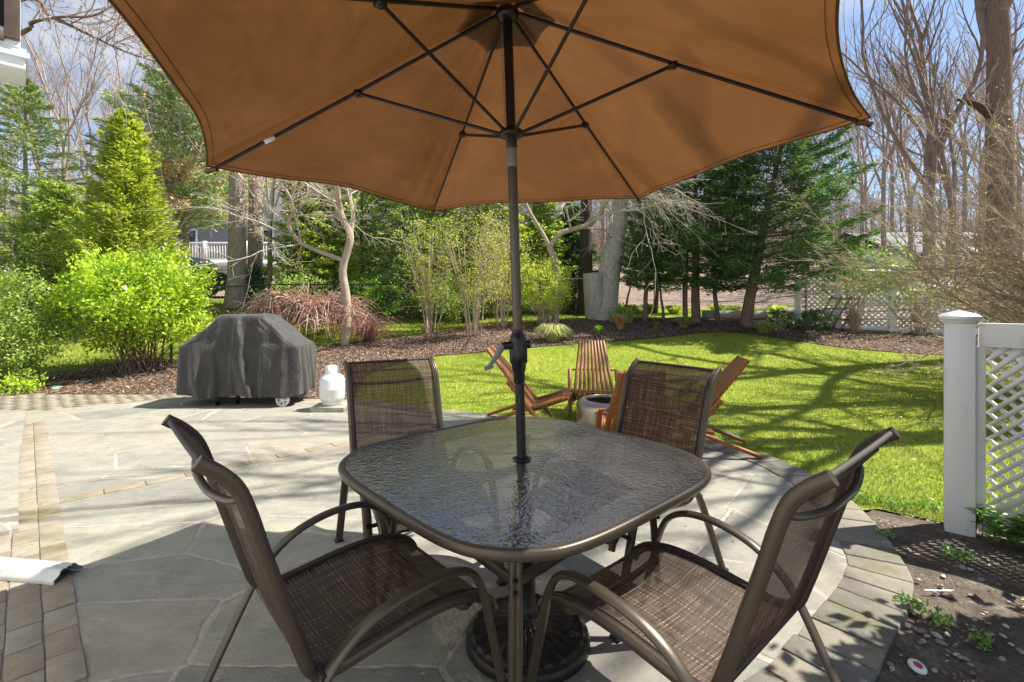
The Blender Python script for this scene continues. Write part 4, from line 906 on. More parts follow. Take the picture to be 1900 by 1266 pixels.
def shrub(name, label, cat, x, y, rx, rz_, zc, m_leaf, m_stem, seed, ncl=260, per=26, ll=.07, lw=.035, rc=.12, stems=14, ry=None, gap=.35, basew=.25, root=None, sr=.012, hemi=False):
    rg = np.random.default_rng(seed); t = root or tree_root(name, label, cat, x, y); ry = ry or rx
    v = rg.normal(size=(ncl, 3)); v /= np.linalg.norm(v, axis=1, keepdims=True); rr = rg.uniform(gap, 1.0, ncl) ** .5 * (1 + .16 * np.sin(v[:, 0] * 7 + seed) * np.cos(v[:, 2] * 6) + rg.normal(0, .07, ncl))
    c = v * rr[:, None] * [rx, ry, rz_]
    if hemi: c[:, 2] = np.abs(c[:, 2])
    c[:, 2] += zc; c[:, 2] = np.maximum(c[:, 2], .05)
    ms = MB()
    order = rg.permutation(ncl)[:stems * 3]
    for q, i in enumerate(order):
        a = rg.uniform(0, 6.28); b = np.array([math.cos(a) * basew * rg.random(), math.sin(a) * basew * rg.random(), -.03]); e = c[i]; m_ = b * .55 + e * .45 + rg.normal(0, .06, 3) * [1, 1, .5]; m_[:2] = m_[:2] * .8 + b[:2] * .2
        ms.tube(spl([b, m_, e], 4), np.linspace(sr * (1.3 if q < stems else .7), .003, 9), 5, False)
    k = ncl * per; cc = np.repeat(c, per, 0) + rg.normal(0, rc * .55, (k, 3)); out_ = np.repeat(v, per, 0)
    d = out_ * .6 + rg.normal(0, .7, (k, 3)) + [0, 0, .25]; nn = rg.normal(0, .6, (k, 3)) + [0, -.1, .8] + out_ * .4
    ml = MB(); ml.leaves(cc, d, nn, ll * rg.uniform(.6, 1.25, k), lw * rg.uniform(.7, 1.2, k))
    ms.build('stems', m_stem, t, True); ml.build('foliage', m_leaf, t); return t

def dead_leaves(parent, pts, n, spread, m, l=.07, w_=.035, name='leaves'):
    q = pts[R.integers(0, len(pts), n)] + R.normal(0, spread, (n, 3)); mb = MB(); mb.leaves(q, unit(n) + [0, 0, -.4], unit(n), l * rnd(n, .6, 1.2), w_); return mb.build(name, m, parent)

# ------------------------------------------------------------------ evergreens at the left
conifer('spruce_tree', 'airy pale green spruce at the left edge behind the leafy shrub', -13.7, 13.6, 6.6, 2.6, M['leaf_spruce'], M['bark_grey'], 1, 130, 190, .15, .035, .03, .12, .25, shape=.75, trunk_r=.10)
conifer('arborvitae_tree', 'tall yellow green arborvitae tree right behind the bright laurel bush', -9.7, 12.2, 5.35, 1.45, M['leaf_arb'], M['bark_brown'], 2, 170, 150, .15, .04, .02, -.15, .45, shape=.75, flat=.9, spread=.26, core=.1)
conifer('arborvitae_tree', 'lower yellow green arborvitae between the pale spruce and the laurel bush', -12.2, 13.0, 3.6, 1.6, M['leaf_hem'], M['bark_brown'], 22, 120, 130, .15, .04, .02, .1, .3, shape=.6, flat=.7, spread=.26, core=.1)
conifer('spruce_tree', 'tall bluish spruce with open branches just left of the umbrella edge', -11.6, 17.2, 8.9, 3.4, M['leaf_blue'], M['bark_grey'], 3, 170, 260, .20, .045, .26, .12, .30, shape=.62, trunk_r=.14)
shrub('leafy_shrub', 'light green leafy shrub at the left edge of the brick path', 'shrub', -8.0, 7.55, .75, .95, 1.05, M['leaf_shrub'], M['bark_smooth'], 4, 330, 36, .055, .03, .12, 12)
shrub('laurel_bush', 'bright yellow green laurel bush on bare stems beside the covered grill', 'bush', *U(258, 688), 1.13, .95, 1.33, M['leaf_laurel'], M['bark_brown'], 5, 560, 34, .085, .042, .14, 16, gap=.2, basew=.45, sr=.016)
shrub('laurel_seedling', 'small leafy shoots at the foot of the shrub beside the brick path', 'plant', -7.35, 7.25, .28, .2, .15, M['leaf_laurel'], M['bark_brown'], 6, 40, 20, .06, .03, .06, 6)

# weeping maple: a mound of bare red twigs
x, y = U(545, 648); y += 1.0; wm = tree_root('weeping_maple', 'leafless weeping maple forming a low mound of red and tan twigs behind the grill', 'shrub', x, y)
rg = np.random.default_rng(9); mb = MB(); mr = MB()
for i in range(46):
    a = rg.uniform(0, 6.28); Rr = rg.uniform(.5, 1.9) ; zz = rg.uniform(.9, 1.25) * (1 - .14 * Rr); h = np.array([math.cos(a) * 1.12, math.sin(a) * .8, 0])
    p = spl([[0, 0, .3], h * Rr * .25 + [0, 0, zz * .85], h * Rr * .6 + [0, 0, zz] + rg.normal(0, .06, 3), h * Rr * .9 + [0, 0, zz * .72] + rg.normal(0, .08, 3), h * Rr * 1.02 + [0, 0, zz * .35]], 5)
    mb.tube(p, np.linspace(.024, .009, len(p)), 5, False)
    for j in range(34):
        u = rg.integers(4, len(p) - 1); q = p[u]; L_ = rg.uniform(.25, .65); e = h * rg.uniform(-.2, 1) + rg.normal(0, .8, 3) * [1, 1, .3]; e /= np.linalg.norm(e); k = spl([q, q + e * L_ * .5 + [0, 0, rg.uniform(-.02, .14)], q + e * L_ + [0, 0, -rg.uniform(.05, .35)]], 3)
        k[:, 2] = np.maximum(k[:, 2], .03); (mb if rg.random() < .3 else mr).tube(k, np.linspace(.0085, .004, len(k)), 3, False)
mb.build('limbs', M['twig_tan'], wm); mr.build('twigs', M['twig_red'], wm)
# neighbour smaller mound at the trunk foot
x, y = U(672, 640); w2 = tree_root('twiggy_shrub', 'sparse bare pinkish shrub around the smooth trunk left of the table', 'shrub', x, y + .35); mb = MB()
for i in range(190):
    a = rg.uniform(0, 6.28); h = np.array([math.cos(a), math.sin(a), 0]); L_ = rg.uniform(.3, .85); p = spl([[0, 0, .05], h * L_ * .5 + [0, 0, rg.uniform(.15, .6)], h * L_ * 1.05 + rg.normal(0, .12, 3) + [0, 0, rg.uniform(.15, .5)]], 4); p[:, 2] = np.maximum(p[:, 2], .02); mb.tube(p, np.linspace(.007, .0025, len(p)), 3, False)
mb.build('twigs', M['twig_red'], w2)

# smooth trunked tree with a curling side limb
def limb_tree(name, label, base, paths, m_bark, twigs, seed, m_twig, cfg, leaves=0):
    t = tree_root(name, label, 'tree', base[0], base[1]); o = np.array([base[0], base[1], float(g(base[0], base[1])) - .03]); mt = MB(); mc = MB(); tp = []; rg = np.random.default_rng(seed)
    for pts, r0, r1, tw in paths:
        p = spl([np.array(q) - o for q in pts], 6); mt.tube(p, np.linspace(r0, r1, len(p)), 9, False)
        for k in range(tw):
            u = rg.uniform(.35, 1) ; j = int(u * (len(p) - 2)); dv = p[j + 1] - p[j]; dv /= np.linalg.norm(dv); d = dv * .6 + rg.normal(0, .7, 3) * [1, 1, .6]
            grow(mc, tp, p[j], d, cfg['len'] * rg.uniform(.6, 1.2), max(r1 * .55, .008), 1, cfg, rg)
    mt.build('trunk', m_bark, t, True); mc.build('crown', m_twig, t)
    if leaves: dead_leaves(t, np.array(tp), leaves, .05, M['leaf_dry'])
    return t
TW = dict(BARE); TW.update(seg=.22, wig=.16, up=-.02, rmin=.0035, lr=.6, kids=[3, 5, 5, 4], maxd=3, len=1.5, t0=.15, ang=(.4, 1.0), sides=[6, 5, 3, 3])
bx, by = U(640, 640); d = by
limb_tree('crape_myrtle', 'smooth tan trunk with a curling left limb beyond the far left sling chair', (bx, by),
    [([(bx, by, float(g(bx, by)) - .05), P3(643, 560, d), P3(636, 500, d), P3(650, 440, d), P3(632, 395, d), P3(622, 330, d - .2), P3(600, 240, d - .3)], .105, .055, 7),
     ([P3(634, 482, d), P3(590, 466, d - .1), P3(555, 448, d - .2), P3(535, 418, d - .3), P3(545, 385, d - .4), P3(530, 352, d - .5)], .05, .03, 7),
     ([P3(650, 440, d), P3(655, 400, d + .1), P3(648, 352, d + .2), P3(655, 280, d + .3)], .05, .04, 6)], M['bark_smooth'], 0, 31, M['twig_pale'], TW, 260)
bx, by = U(1030, 601); d = by
limb_tree('young_tree', 'slender pale tree forking into a Y right of the umbrella pole', (bx, by),
    [([(bx, by, float(g(bx, by)) - .05), P3(1032, 560, d), P3(1036, 515, d), P3(1027, 480, d), P3(1020, 458, d)], .10, .085, 0),
     ([P3(1020, 458, d), P3(1005, 430, d), P3(990, 405, d), P3(975, 375, d), P3(968, 330, d)], .055, .03, 8),
     ([P3(1020, 458, d), P3(1040, 434, d), P3(1065, 425, d), P3(1095, 415, d - .1), P3(1120, 385, d - .2), P3(1150, 330, d - .3)], .075, .05, 10)], M['bark_smooth'], 0, 33, M['twig_pale'], TW, 0)
TD = dict(TW); TD.update(up=-.09, len=2.2, seg=.25)
d2 = 11.2; t0 = P3(1150, 340, d2)
hang = thing('hanging_branches', 'pale drooping leafless branches with a few orange dead leaves beside the leaning grey trunk', 'branches', (t0[0], t0[1], t0[2])); mh = MB(); tp = []; rg = np.random.default_rng(35)
for k in range(10):
    grow(mh, tp, np.zeros(3) + rg.normal(0, .1, 3), np.array([1.0, rg.uniform(-.5, .5), rg.uniform(-.5, .25)]), rg.uniform(1.0, 1.8), .013, 1, TD, rg)
grow(mh, tp, np.array([0, 1.6, .4]), np.array([0.1, -1, -.1]), 1.7, .05, 3, dict(TD, wig=.03), rg)
mh.build('twigs', M['twig_pale'], hang); dead_leaves(hang, np.array(tp), 70, .06, M['leaf_dry'])

# the twin big trunks and other standing trunks
def big_tree(name, label, px, py, w_px, seed, m_b, Hh, lean=(0, 0), cfg=None, tf=.5, d=None, m_t=None):
    x, y = U(px, py) if d is None else (X(px, d), d); r = w_px / F * y / 2
    c = dict(limbs=5, maxd=4); c.update(cfg or {}); a, b, tp = bare_mesh(seed, Hh, r, tf, c, lean); return tree_from(name, label, 'tree', x, y, a, b, m_b, m_t or M['twig_grey'])
big_tree('big_tree', 'left one of two thick grey trunks beside the parked car', 441, 551, 34, 41, M['bark_grey'], 15, d=14.6)
big_tree('big_tree', 'right one of two thick grey trunks, ivy round its foot', 474, 548, 29, 42, M['bark_grey'], 15, d=15.3)
shrub('ivy', 'dark ivy clump at the foot of the right twin trunk', 'plant', X(478, 15), 15.0, .38, .75, .55, M['leaf_dark'], M['bark_dark'], 43, 90, 24, .09, .05, .12, 5)
x, y = X(322, 15.8), 15.8; a, b, tp = bare_mesh(47, 6.2, .10, .35, dict(limbs=5, up=.0, maxd=4, ang=(.5, 1.1))); dl = tree_from('oak_tree', 'thin trunked tree holding brown dead leaves left of the twin trunks', 'tree', x, y, a, b, M['bark_brown'], M['twig_pale']); dead_leaves(dl, tp, 2600, .10, M['leaf_dry'], .12, .06)
a, b, tp = bare_mesh(48, 6.8, .09, .4, dict(limbs=5, up=-.01, maxd=4, ang=(.5, 1.1))); dl = tree_from('oak_tree', 'small tree with a few brown dead leaves between the twin trunks and the smooth trunk', 'tree', X(500, 14.2), 14.2, a, b, M['bark_brown'], M['twig_pale']); dead_leaves(dl, tp, 700, .10, M['leaf_dry'], .10, .05)
big_tree('dark_tree', 'straight dark trunk flaring at its foot left of the leaning grey trunk', 1086, 572, 27, 44, M['bark_dark'], 14, d=15.5)
# leaning pale trunk with a sawn stub
x, y = X(1120, 13.7), 13.7; lt = tree_root('leaning_tree', 'thick pale grey trunk leaning right with a sawn off stub at its left', 'tree', x, y); o = np.array([x, y, float(g(x, y)) - .03]); Q = lambda px, py: np.array(P3(px, py, y)) - o
rp = y / F
MB().tube(spl([[-.0, 0, -.1], Q(1122, 560), Q(1128, 520), Q(1138, 470), Q(1147, 420), Q(1156, 350), Q(1170, 250), Q(1190, 100), Q(1200, -60)], 6), np.interp(np.linspace(0, 1, 49), [0, .1, .3, 1], [33 * rp, 26 * rp, 20 * rp, 9 * rp]), 18, False).build('trunk', M['bark_pale'], lt, True)
MB().tube(spl([[-.22, -.05, -.1], Q(1102, 560) + [0, -.15, 0], Q(1099, 535) + [0, -.2, 0], Q(1097, 508) + [0, -.2, 0]], 5), np.linspace(20 * rp, 17 * rp, 16), 14, True).build('stub', M['bark_pale'], lt, True)
mc = MB(); tp = []; grow(mc, tp, Q(1190, 100), np.array([.1, 0, 1.]), 4.5, .12, 1, dict(BARE, maxd=4), np.random.default_rng(3)); mc.build('crown', M['twig_grey'], lt)

# hedge of evergreens behind
hd = [(566, 14.6, 4.9, 1.15, 'leaf_hem', 'loose hemlock next to the twin trunks, left end of the evergreen row'), (590, 14.9, 4.9, 1.5, 'leaf_arb', 'yellowish evergreen behind the smooth tan trunk'), (672, 15.2, 4.9, 1.6, 'leaf_hem', 'mid green hemlock in the row, just right of the smooth tan trunk'),
      (745, 14.9, 4.6, 1.5, 'leaf_spruce', 'darkest bushy evergreen in the row behind the far left sling chair'), (822, 15.4, 4.9, 1.55, 'leaf_hem', 'green hemlock behind the two clumps of upright stems'), (915, 15.0, 4.5, 1.5, 'leaf_arb', 'yellow green evergreen just left of the umbrella pole'),
      (1002, 15.6, 3.9, 1.2, 'leaf_hem', 'small evergreen between the umbrella pole and the Y shaped tree'), (1062, 16.4, 3.6, 1.1, 'leaf_cedar', 'dark young cedar by the straight dark trunk')]
for k, (px, d, hh, r_, lm, lb) in enumerate(hd):
    conifer('hemlock_tree', lb, X(px, d), d, hh, r_, M[lm], M['bark_brown'], 50 + k, 120, 120, .17, .045, .0, .15, .25, shape=.55, flat=.7, spread=.28, core=.15)
for k, (px, d, lb) in enumerate([(560, 13.9, 'low green bush in front of the evergreen row near the weeping maple'), (700, 14.1, 'low dark green bush behind the wire fence right of the smooth trunk'), (850, 14.0, 'rounded bush behind the wire fence between the stem clumps')]):
    shrub('low_bush', lb, 'bush', X(px, d), d, 1.1, .7, .6, M['leaf_hem' if k != 1 else 'leaf_rose'], M['bark_brown'], 70 + k, 220, 26, .09, .035, .14, 9)
shrub('spring_bush', 'yellow green young bush right behind the umbrella pole', 'bush', X(1010, 12.6), 12.6, .75, .65, 1.05, M['leaf_bud'], M['twig_tan'], 75, 190, 24, .06, .03, .16, 14)

# clumps of upright stems
def stem_clump(label, px, py, htop, spread, n, seed):
    x, y = U(px, py); t = tree_root('multistem_shrub', label, 'shrub', x, y); rg = np.random.default_rng(seed); ms = MB(); tp = []
    for i in range(n):
        a = rg.uniform(0, 6.28); b = np.array([math.cos(a), math.sin(a), 0]) * rg.uniform(0, .2); e = np.array([math.cos(a) * spread * rg.uniform(.2, 1), math.sin(a) * spread * rg.uniform(.2, 1), htop * rg.uniform(.75, 1.05)])
        p = spl([b, b * 1.3 + [e[0] * .2, e[1] * .2, e[2] * .4] + rg.normal(0, .03, 3), e], 6); ms.tube(p, np.linspace(.019, .006, len(p)), 6, False)
        for j in range(20):
            q = p[rg.integers(5, len(p))]; d_ = rg.normal(0, 1, 3) * [1, 1, .5] + [e[0] * .5, 0, .5]; d_ /= np.linalg.norm(d_); L_ = rg.uniform(.25, .75); k = spl([q, q + d_ * L_ * .5, q + d_ * L_ + [0, 0, .05] + rg.normal(0, .05, 3)], 3); ms.tube(k, np.linspace(.005, .0025, len(k)), 3, False); tp += [k[-1], k[3], k[2], k[4]]
    ms.build('stems', M['twig_tan'], t, True); tp = np.array(tp); m_ = 3000; q = tp[rg.integers(0, len(tp), m_)] + rg.normal(0, .07, (m_, 3)); ml = MB(); ml.leaves(q, rg.normal(size=(m_, 3)), rg.normal(size=(m_, 3)) + [0, 0, .7], .05 * rg.uniform(.6, 1.3, m_), .022); ml.build('leaves', M['leaf_bud'], t)
stem_clump('clump of upright tan stems with new leaves, behind the far left sling chair', 797, 620, 2.65, .75, 11, 81)
stem_clump('wider clump of upright tan stems left of the umbrella pole', 878, 624, 2.8, .8, 15, 82)
stem_clump('thin clump of upright stems close to the umbrella pole, set back at the wire fence', 932, 607, 2.7, .7, 12, 83)

# right side evergreens
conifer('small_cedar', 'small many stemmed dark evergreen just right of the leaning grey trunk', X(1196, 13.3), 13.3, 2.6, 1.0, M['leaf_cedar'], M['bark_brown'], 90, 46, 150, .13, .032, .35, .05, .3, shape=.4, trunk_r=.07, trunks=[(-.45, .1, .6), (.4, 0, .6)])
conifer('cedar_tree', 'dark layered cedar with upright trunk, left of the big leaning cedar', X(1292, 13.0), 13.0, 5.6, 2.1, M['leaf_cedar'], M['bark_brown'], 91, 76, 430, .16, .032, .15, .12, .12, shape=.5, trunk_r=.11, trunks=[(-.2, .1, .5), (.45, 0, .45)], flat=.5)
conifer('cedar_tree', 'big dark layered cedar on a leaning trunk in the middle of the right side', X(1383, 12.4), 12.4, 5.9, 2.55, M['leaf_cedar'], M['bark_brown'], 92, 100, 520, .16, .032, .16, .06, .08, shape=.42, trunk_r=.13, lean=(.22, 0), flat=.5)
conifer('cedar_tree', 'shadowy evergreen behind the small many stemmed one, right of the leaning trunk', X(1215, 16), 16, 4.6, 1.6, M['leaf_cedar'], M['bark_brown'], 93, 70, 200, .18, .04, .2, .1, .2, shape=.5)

# shrubs before the lattice fence
def fence_shrub(label, px, py, d_, rx, zc, rz_, seed, m_leaf, ncl=80):
    x, y = U(px, py); return shrub('climbing_shrub', label, 'shrub', x, y, rx, rz_, zc, M[m_leaf], M['bark_smooth'], seed, ncl, 15, .10, .05, .16, 7, gap=.15, basew=.12, sr=.022)
fence_shrub('leafy climbing shrub on twisting stems before the white lattice fence, left', 1585, 613, 0, 1.05, 1.55, .75, 101, 'leaf_rose', 150)
fence_shrub('thin climbing shrub with few leaves right of the tall lattice post', 1712, 622, 0, .85, 1.25, .75, 102, 'leaf_rose', 55)
for k, (px, py, r_, lb) in enumerate([(1447, 608, .38, 'low dark green plant at the left end of the lattice fence'), (1516, 612, .42, 'low dark green plant under the climbing shrub at the lattice fence'), (1152, 600, .3, 'pale green small shrub at the foot of the leaning trunk')]):
    shrub('small_plant', lb, 'plant', *U(px, py), r_, .26, .24, M['leaf_cedar' if k < 2 else 'leaf_hem'], M['twig_tan'], 104 + k, 50, 18, .09, .04, .08, 6)
# wooden trellis
for k, (px, lb, tilt) in enumerate([(1548, 'small weathered trellis leaning among the climbing shrub stems', .55), (1722, 'wide brown ladder trellis standing before the white lattice fence', 0)]):
    x, y = U(px, 616); t = thing('trellis', lb, 'trellis', (x, y + .25, float(g(x, y)))); W_ = .35 if k == 0 else .62
    for q in np.linspace(-W_, W_, 4): MB().box((q + tilt * .4, 0, .45), (.03, .02, .95), 0, 0, tilt).build('upright', M['bark_brown'], t)
    for z in (.3, .55, .8): MB().box((tilt * (z - .05), -.022, z), (W_ * 2.1, .02, .03)).build('crosspiece', M['bark_brown'], t)
lg = MB(); lg.tube([(X(1305, 14), 14, float(g(4.8, 14)) + .1), (X(1420, 13.9), 13.9, float(g(6, 14)) + .08)], .13, 12); tag(lg.build('log', M['bark_pale'], None, True), 'pale log lying on the grass behind the cedars', 'log')

# dense tan twig shrub at the right, in front of the lattice fence
rs = thing('twiggy_maple', 'wide bare tan twigged shrub arching in from the right edge above the white fence', 'shrub', (9.0, 6.9, float(g(9.0, 6.9)))); rg = np.random.default_rng(120); mb = MB(); mt2 = MB(); tp = []
SH = dict(BARE); SH.update(seg=.2, wig=.12, up=.010, rmin=.0028, lr=.40, rr=.5, kids=[8, 8, 8, 4], maxd=3, t0=.15, ang=(.2, .7), sides=[7, 5, 3, 3], taper=.5)
for i in range(46):
    a = rg.uniform(2.5, 3.8) if i % 5 else rg.uniform(0, 6.28); el = rg.uniform(.30, .80); dv = np.array([math.cos(a) * math.cos(el), math.sin(a) * math.cos(el) * .7, math.sin(el)])
    b0 = np.array([rg.normal(0, .15), rg.normal(0, .15), .45]); grow(mb, tp, b0, dv, rg.uniform(3.0, 4.7) * (1 - .30 * el), .022, 0, SH, rg)
mb.build('twigs', M['twig_tan'], rs); tp = np.array(tp); dead_leaves(rs, tp, 2600, .04, M['leaf_bud'], .028, .016, 'buds'); mt2.tube([(0, 0, -.05), (0, 0, .45)], [.13, .11], 10).build('trunk', M['bark_grey'], rs)

# woods: bare trees
x, y = X(1857, 15.0), 15.0
a, b, tp = bare_mesh(200, 17, .42, .62, dict(limbs=5), (-.012, 0)); bt = tree_from('woodland_tree', 'thickest straight dark trunk in the woods near the upper right corner', 'tree', x, y, a, b, M['bark_brown'], M['twig_grey'])
mb = MB(); mb.tube(spl([(-.3, 0, 6.2), (-.9, -.1, 6.5), (-1.45, -.1, 6.65)], 4), np.linspace(.14, .03, 9), 8, True); mb.build('broken_limb', M['bark_dark'], bt, True)
a, b, tp = bare_mesh(201, 13.5, .23, .36, dict(limbs=3, ang=(.25, .6), up=.05), (-.02, 0)); tree_from('woodland_tree', 'forking bare tree with a bent left limb, left of the thickest trunk', 'tree', X(1728, 17), 17, a, b, M['bark_grey'], M['twig_grey'])
a, b, tp = bare_mesh(202, 12.5, .22, .3, dict(limbs=3, ang=(.2, .6), up=.05), (.03, 0)); tree_from('woodland_tree', 'bare tree leaning slightly right between the forking tree and the thickest trunk', 'tree', X(1762, 19), 19, a, b, M['bark_grey'], M['twig_grey'])
VAR = [bare_mesh(210 + k, 14, .15, .34 + .05 * k, dict(limbs=4, ang=(.2, .65), up=.05, kids=[4, 4, 5, 4])) for k in range(4)]
rg = np.random.default_rng(77)
woods = [(1600, 24), (1655, 27), (1690, 22), (1820, 23), (1890, 20), (1790, 30), (1560, 31), (1640, 21), (1935, 26), (1720, 33), (1500, 33), (1440, 36), (1330, 34), (1250, 30), (1180, 27), (1120, 34), (1050, 31), (990, 28), (930, 36), (860, 33), (780, 31), (700, 37), (620, 33), (560, 38), (430, 34), (360, 38), (10, 30), (-40, 25)]
for px, d in woods:
    k = rg.integers(0, 4); x = X(px, d); tree_from('bare_tree', 'tall slender leafless tree in the woods behind the garden', 'tree', x, d, VAR[k][0], VAR[k][1], M['bark_grey'], M['twig_pink'], rg.uniform(0, 6.28), rg.uniform(.75, 1.05), 'leafless trees in the woods behind the garden')
for px, d, h_ in [(75, 27, .95), (120, 25, 1.0), (165, 29, 1.08), (205, 27, .95), (245, 30, 1.1), (290, 28, .9)]:
    k = rg.integers(0, 4); tree_from('bare_tree', 'fine twigged leafless tree rising above the left evergreens', 'tree', X(px, d), d, VAR[k][0], VAR[k][1], M['bark_grey'], M['twig_pink'], rg.uniform(0, 6.28), h_ * .95, 'leafless trees above the left evergreens')
# far woods, too many to count
ms = MB(); rg = np.random.default_rng(88)
for i in range(620):
    a = rg.uniform(-1.0, 1.0); d = rg.uniform(40, 85); x = math.tan(a * .82) * d; z = float(g(x, d)); hh = rg.uniform(6, 12); ln = rg.normal(0, .04); ms.tube([(x, d, z), (x + ln * hh, d, z + hh)], [rg.uniform(.08, .2), .03], 4, False)
    for j in range(26):
        t = rg.uniform(.15, 1); q = np.array([x + ln * hh * t, d, z + hh * t]); L_ = rg.uniform(1, 3.2); dv = rg.normal(0, 1, 3) * [1, .4, .5] + [0, 0, .9]; dv /= np.linalg.norm(dv); e = q + dv * L_; ms.tube([q, e], [.03, .012], 3, False)
        for _ in range(3): dv2 = dv + rg.normal(0, .5, 3); ms.tube([q + (e - q) * rg.uniform(.3, .8), e + dv2 * L_ * .35], [.016, .01], 3, False)
tag(ms.build('far_woods', M['twig_pink']), 'hazy grey mass of far off leafless woods', 'woods', None, 'stuff')
# undergrowth between the woods
ms = MB(); n = 60000; xx = rnd(n, -46, 46); yy = 24 + 16 * R.random(n); cl = R.normal(0, 1, n); zz = g(xx, yy) + np.abs(R.normal(0, .5, n)) * (1 + .5 * np.sin(xx * .9)); ms.leaves(np.column_stack([xx, yy, zz]), unit(n) + [0, 0, 1.0], unit(n), .5, .03)
tag(ms.build('undergrowth', M['twig_grey']), 'brown leafless undergrowth on the woodland floor', 'undergrowth', None, 'stuff')

# overhanging branch at the upper left; its tree stands left of the frame
ot = thing('overhanging_tree', 'bare tree left of the frame whose long branch reaches in beside the house', 'tree', (-13.2, 9.6, float(g(-13.2, 9.6)))); rg = np.random.default_rng(140); mt = MB(); mc = MB(); tp = []
mt.tube([(0, 0, -.1), (-.1, 0, 3), (.1, 0, 6), (0, 0, 10)], [.3, .25, .2, .1], 12, False)
o = np.array(ot.location); OB = dict(TW); OB.update(up=.0, len=1.6, wig=.13, rmin=.006, kids=[3, 5, 4, 4])
for P_ in ([(20, 5), (95, 32), (160, 62), (230, 95), (290, 115)], [(20, 70), (60, 42), (110, 32), (170, 30), (215, 8)]):
    p = spl([np.array([0, 0, 5.2])] + [np.array(P3(a, b, 8.6)) - o for a, b in P_], 6); mt.tube(p, np.linspace(.045, .010, len(p)), 7, False)
    for k in range(9):
        j = rg.integers(8, len(p) - 1); dv = p[j + 1] - p[j]; dv /= np.linalg.norm(dv); grow(mc, tp, p[j], dv + rg.normal(0, .5, 3), rg.uniform(.6, 1.4), .011, 1, OB, rg)
mt.build('trunk', M['bark_brown'], ot, True); mc.build('twigs', M['twig_pink'], ot)

# trees off to the right whose shadows fall across the lawn
SHC = dict(limbs=5, kids=[2, 3, 3, 2], ang=(.35, .9), rmin=.016, maxd=3, rr=.6, wig=.12)
for k, (x, y, hh, r_, rz) in enumerate([(7.9, 6.9, 15, .17, .6), (10.6, 9.4, 17, .24, 2.0), (6.4, 5.15, 13, .12, 4.0), (9.6, 5.9, 15, .20, 1.0)]):
    a, b, tp = bare_mesh(150 + k, hh, r_, .52, SHC, ((.03, .02), (-.02, -.03), (.02, -.04), (-.03, .05))[k]); tree_from('shade_tree', ['spreading bare tree beyond the right edge by the lawn', 'tallest bare tree beyond the right edge near the lattice fence', 'bare tree beyond the right edge closest to the white fence', 'tall bare tree furthest out beyond the right edge'][k], 'tree', x, y, a, b, M['bark_brown'], M['twig_grey'], rz)
shrub('added_shade_shrub', 'unseen dense evergreen added beyond the right edge to shade the pavers and dirt', 'bush', 3.15, 1.72, .80, 1.15, 1.55, M['leaf_dark'], M['bark_brown'], 155, 520, 40, .10, .06, .16, 10, gap=.1, ry=.55)  # unseen evergreen, added only to cast shade over the lower right corner

# ------------------------------------------------------------------ small plants
def tuft(name, label, px, py, r_, h_, n, m_, seed, wd=.012, group=None, cat='plant'):
    x, y = U(px, py); rg = np.random.default_rng(seed); o = np.array([x, y, float(g(x, y))]); a = rg.uniform(0, 6.28, n); q = rg.uniform(.1, 1, n) ; lx = np.cos(a); ly = np.sin(a); hh = h_ * rg.uniform(.6, 1.1, n); s_ = np.column_stack([-ly, lx, np.zeros(n)]) * wd / 2
    b = np.column_stack([lx * r_ * .25 * q, ly * r_ * .25 * q, np.zeros(n)]); m1 = np.column_stack([lx * r_ * .6 * q, ly * r_ * .6 * q, hh * .85]); e = np.column_stack([lx * r_ * 1.1 * q, ly * r_ * 1.1 * q, hh * (1 - .55 * q)])
    v = np.stack([b - s_, b + s_, m1 + s_, m1 - s_, e, ], 1).reshape(-1, 3); i = np.arange(n)[:, None] * 5; mb = MB(); mb.add(v, i + np.array([[0, 1, 2, 3]])); mb.f[3].append(i + np.array([[3, 2, 4]]))
    ob = mb.build(name, M[m_]); ob.location = o; return tag(ob, label, cat, group)
tuft('ornamental_grass', 'large pale ornamental grass mound at the lawn edge right of the umbrella pole', 1027, 634, .5, .42, 900, 'leaf_tuft', 160, .014)
tuft('ornamental_grass', 'pale grass mound below the upright cedar', 1268, 607, .42, .28, 500, 'leaf_tuft', 161, .014)
tuft('ornamental_grass', 'pale grass mound under the leaning cedar at the lawn edge', 1418, 618, .45, .28, 500, 'leaf_tuft', 162, .014)
tuft('daffodil_clump', 'bright green daffodil leaves on the mulch below the leaning grey trunk', 1111, 622, .16, .25, 60, 'leaf_rose', 163, .03)
tuft('daffodil_clump', 'bright green daffodil leaves on the mulch below the small many stemmed evergreen', 1216, 611, .15, .22, 50, 'leaf_rose', 164, .03)
tuft('dry_stalks', 'dry brown stalks standing at the foot of the leaning grey trunk', 1150, 612, .3, .42, 160, 'leaf_dry', 165, .012)
for k, (px, py) in enumerate([(1170, 583), (1205, 582), (1250, 584), (1330, 583), (1360, 584), (1440, 584)]):
    tuft('daylily_clump', 'bright green leaf clump in the strip of grass behind the cedars', px, py - 2, .5, .3, 200, 'leaf_bud', 170 + k, .03, 'leaf clumps behind the cedars')
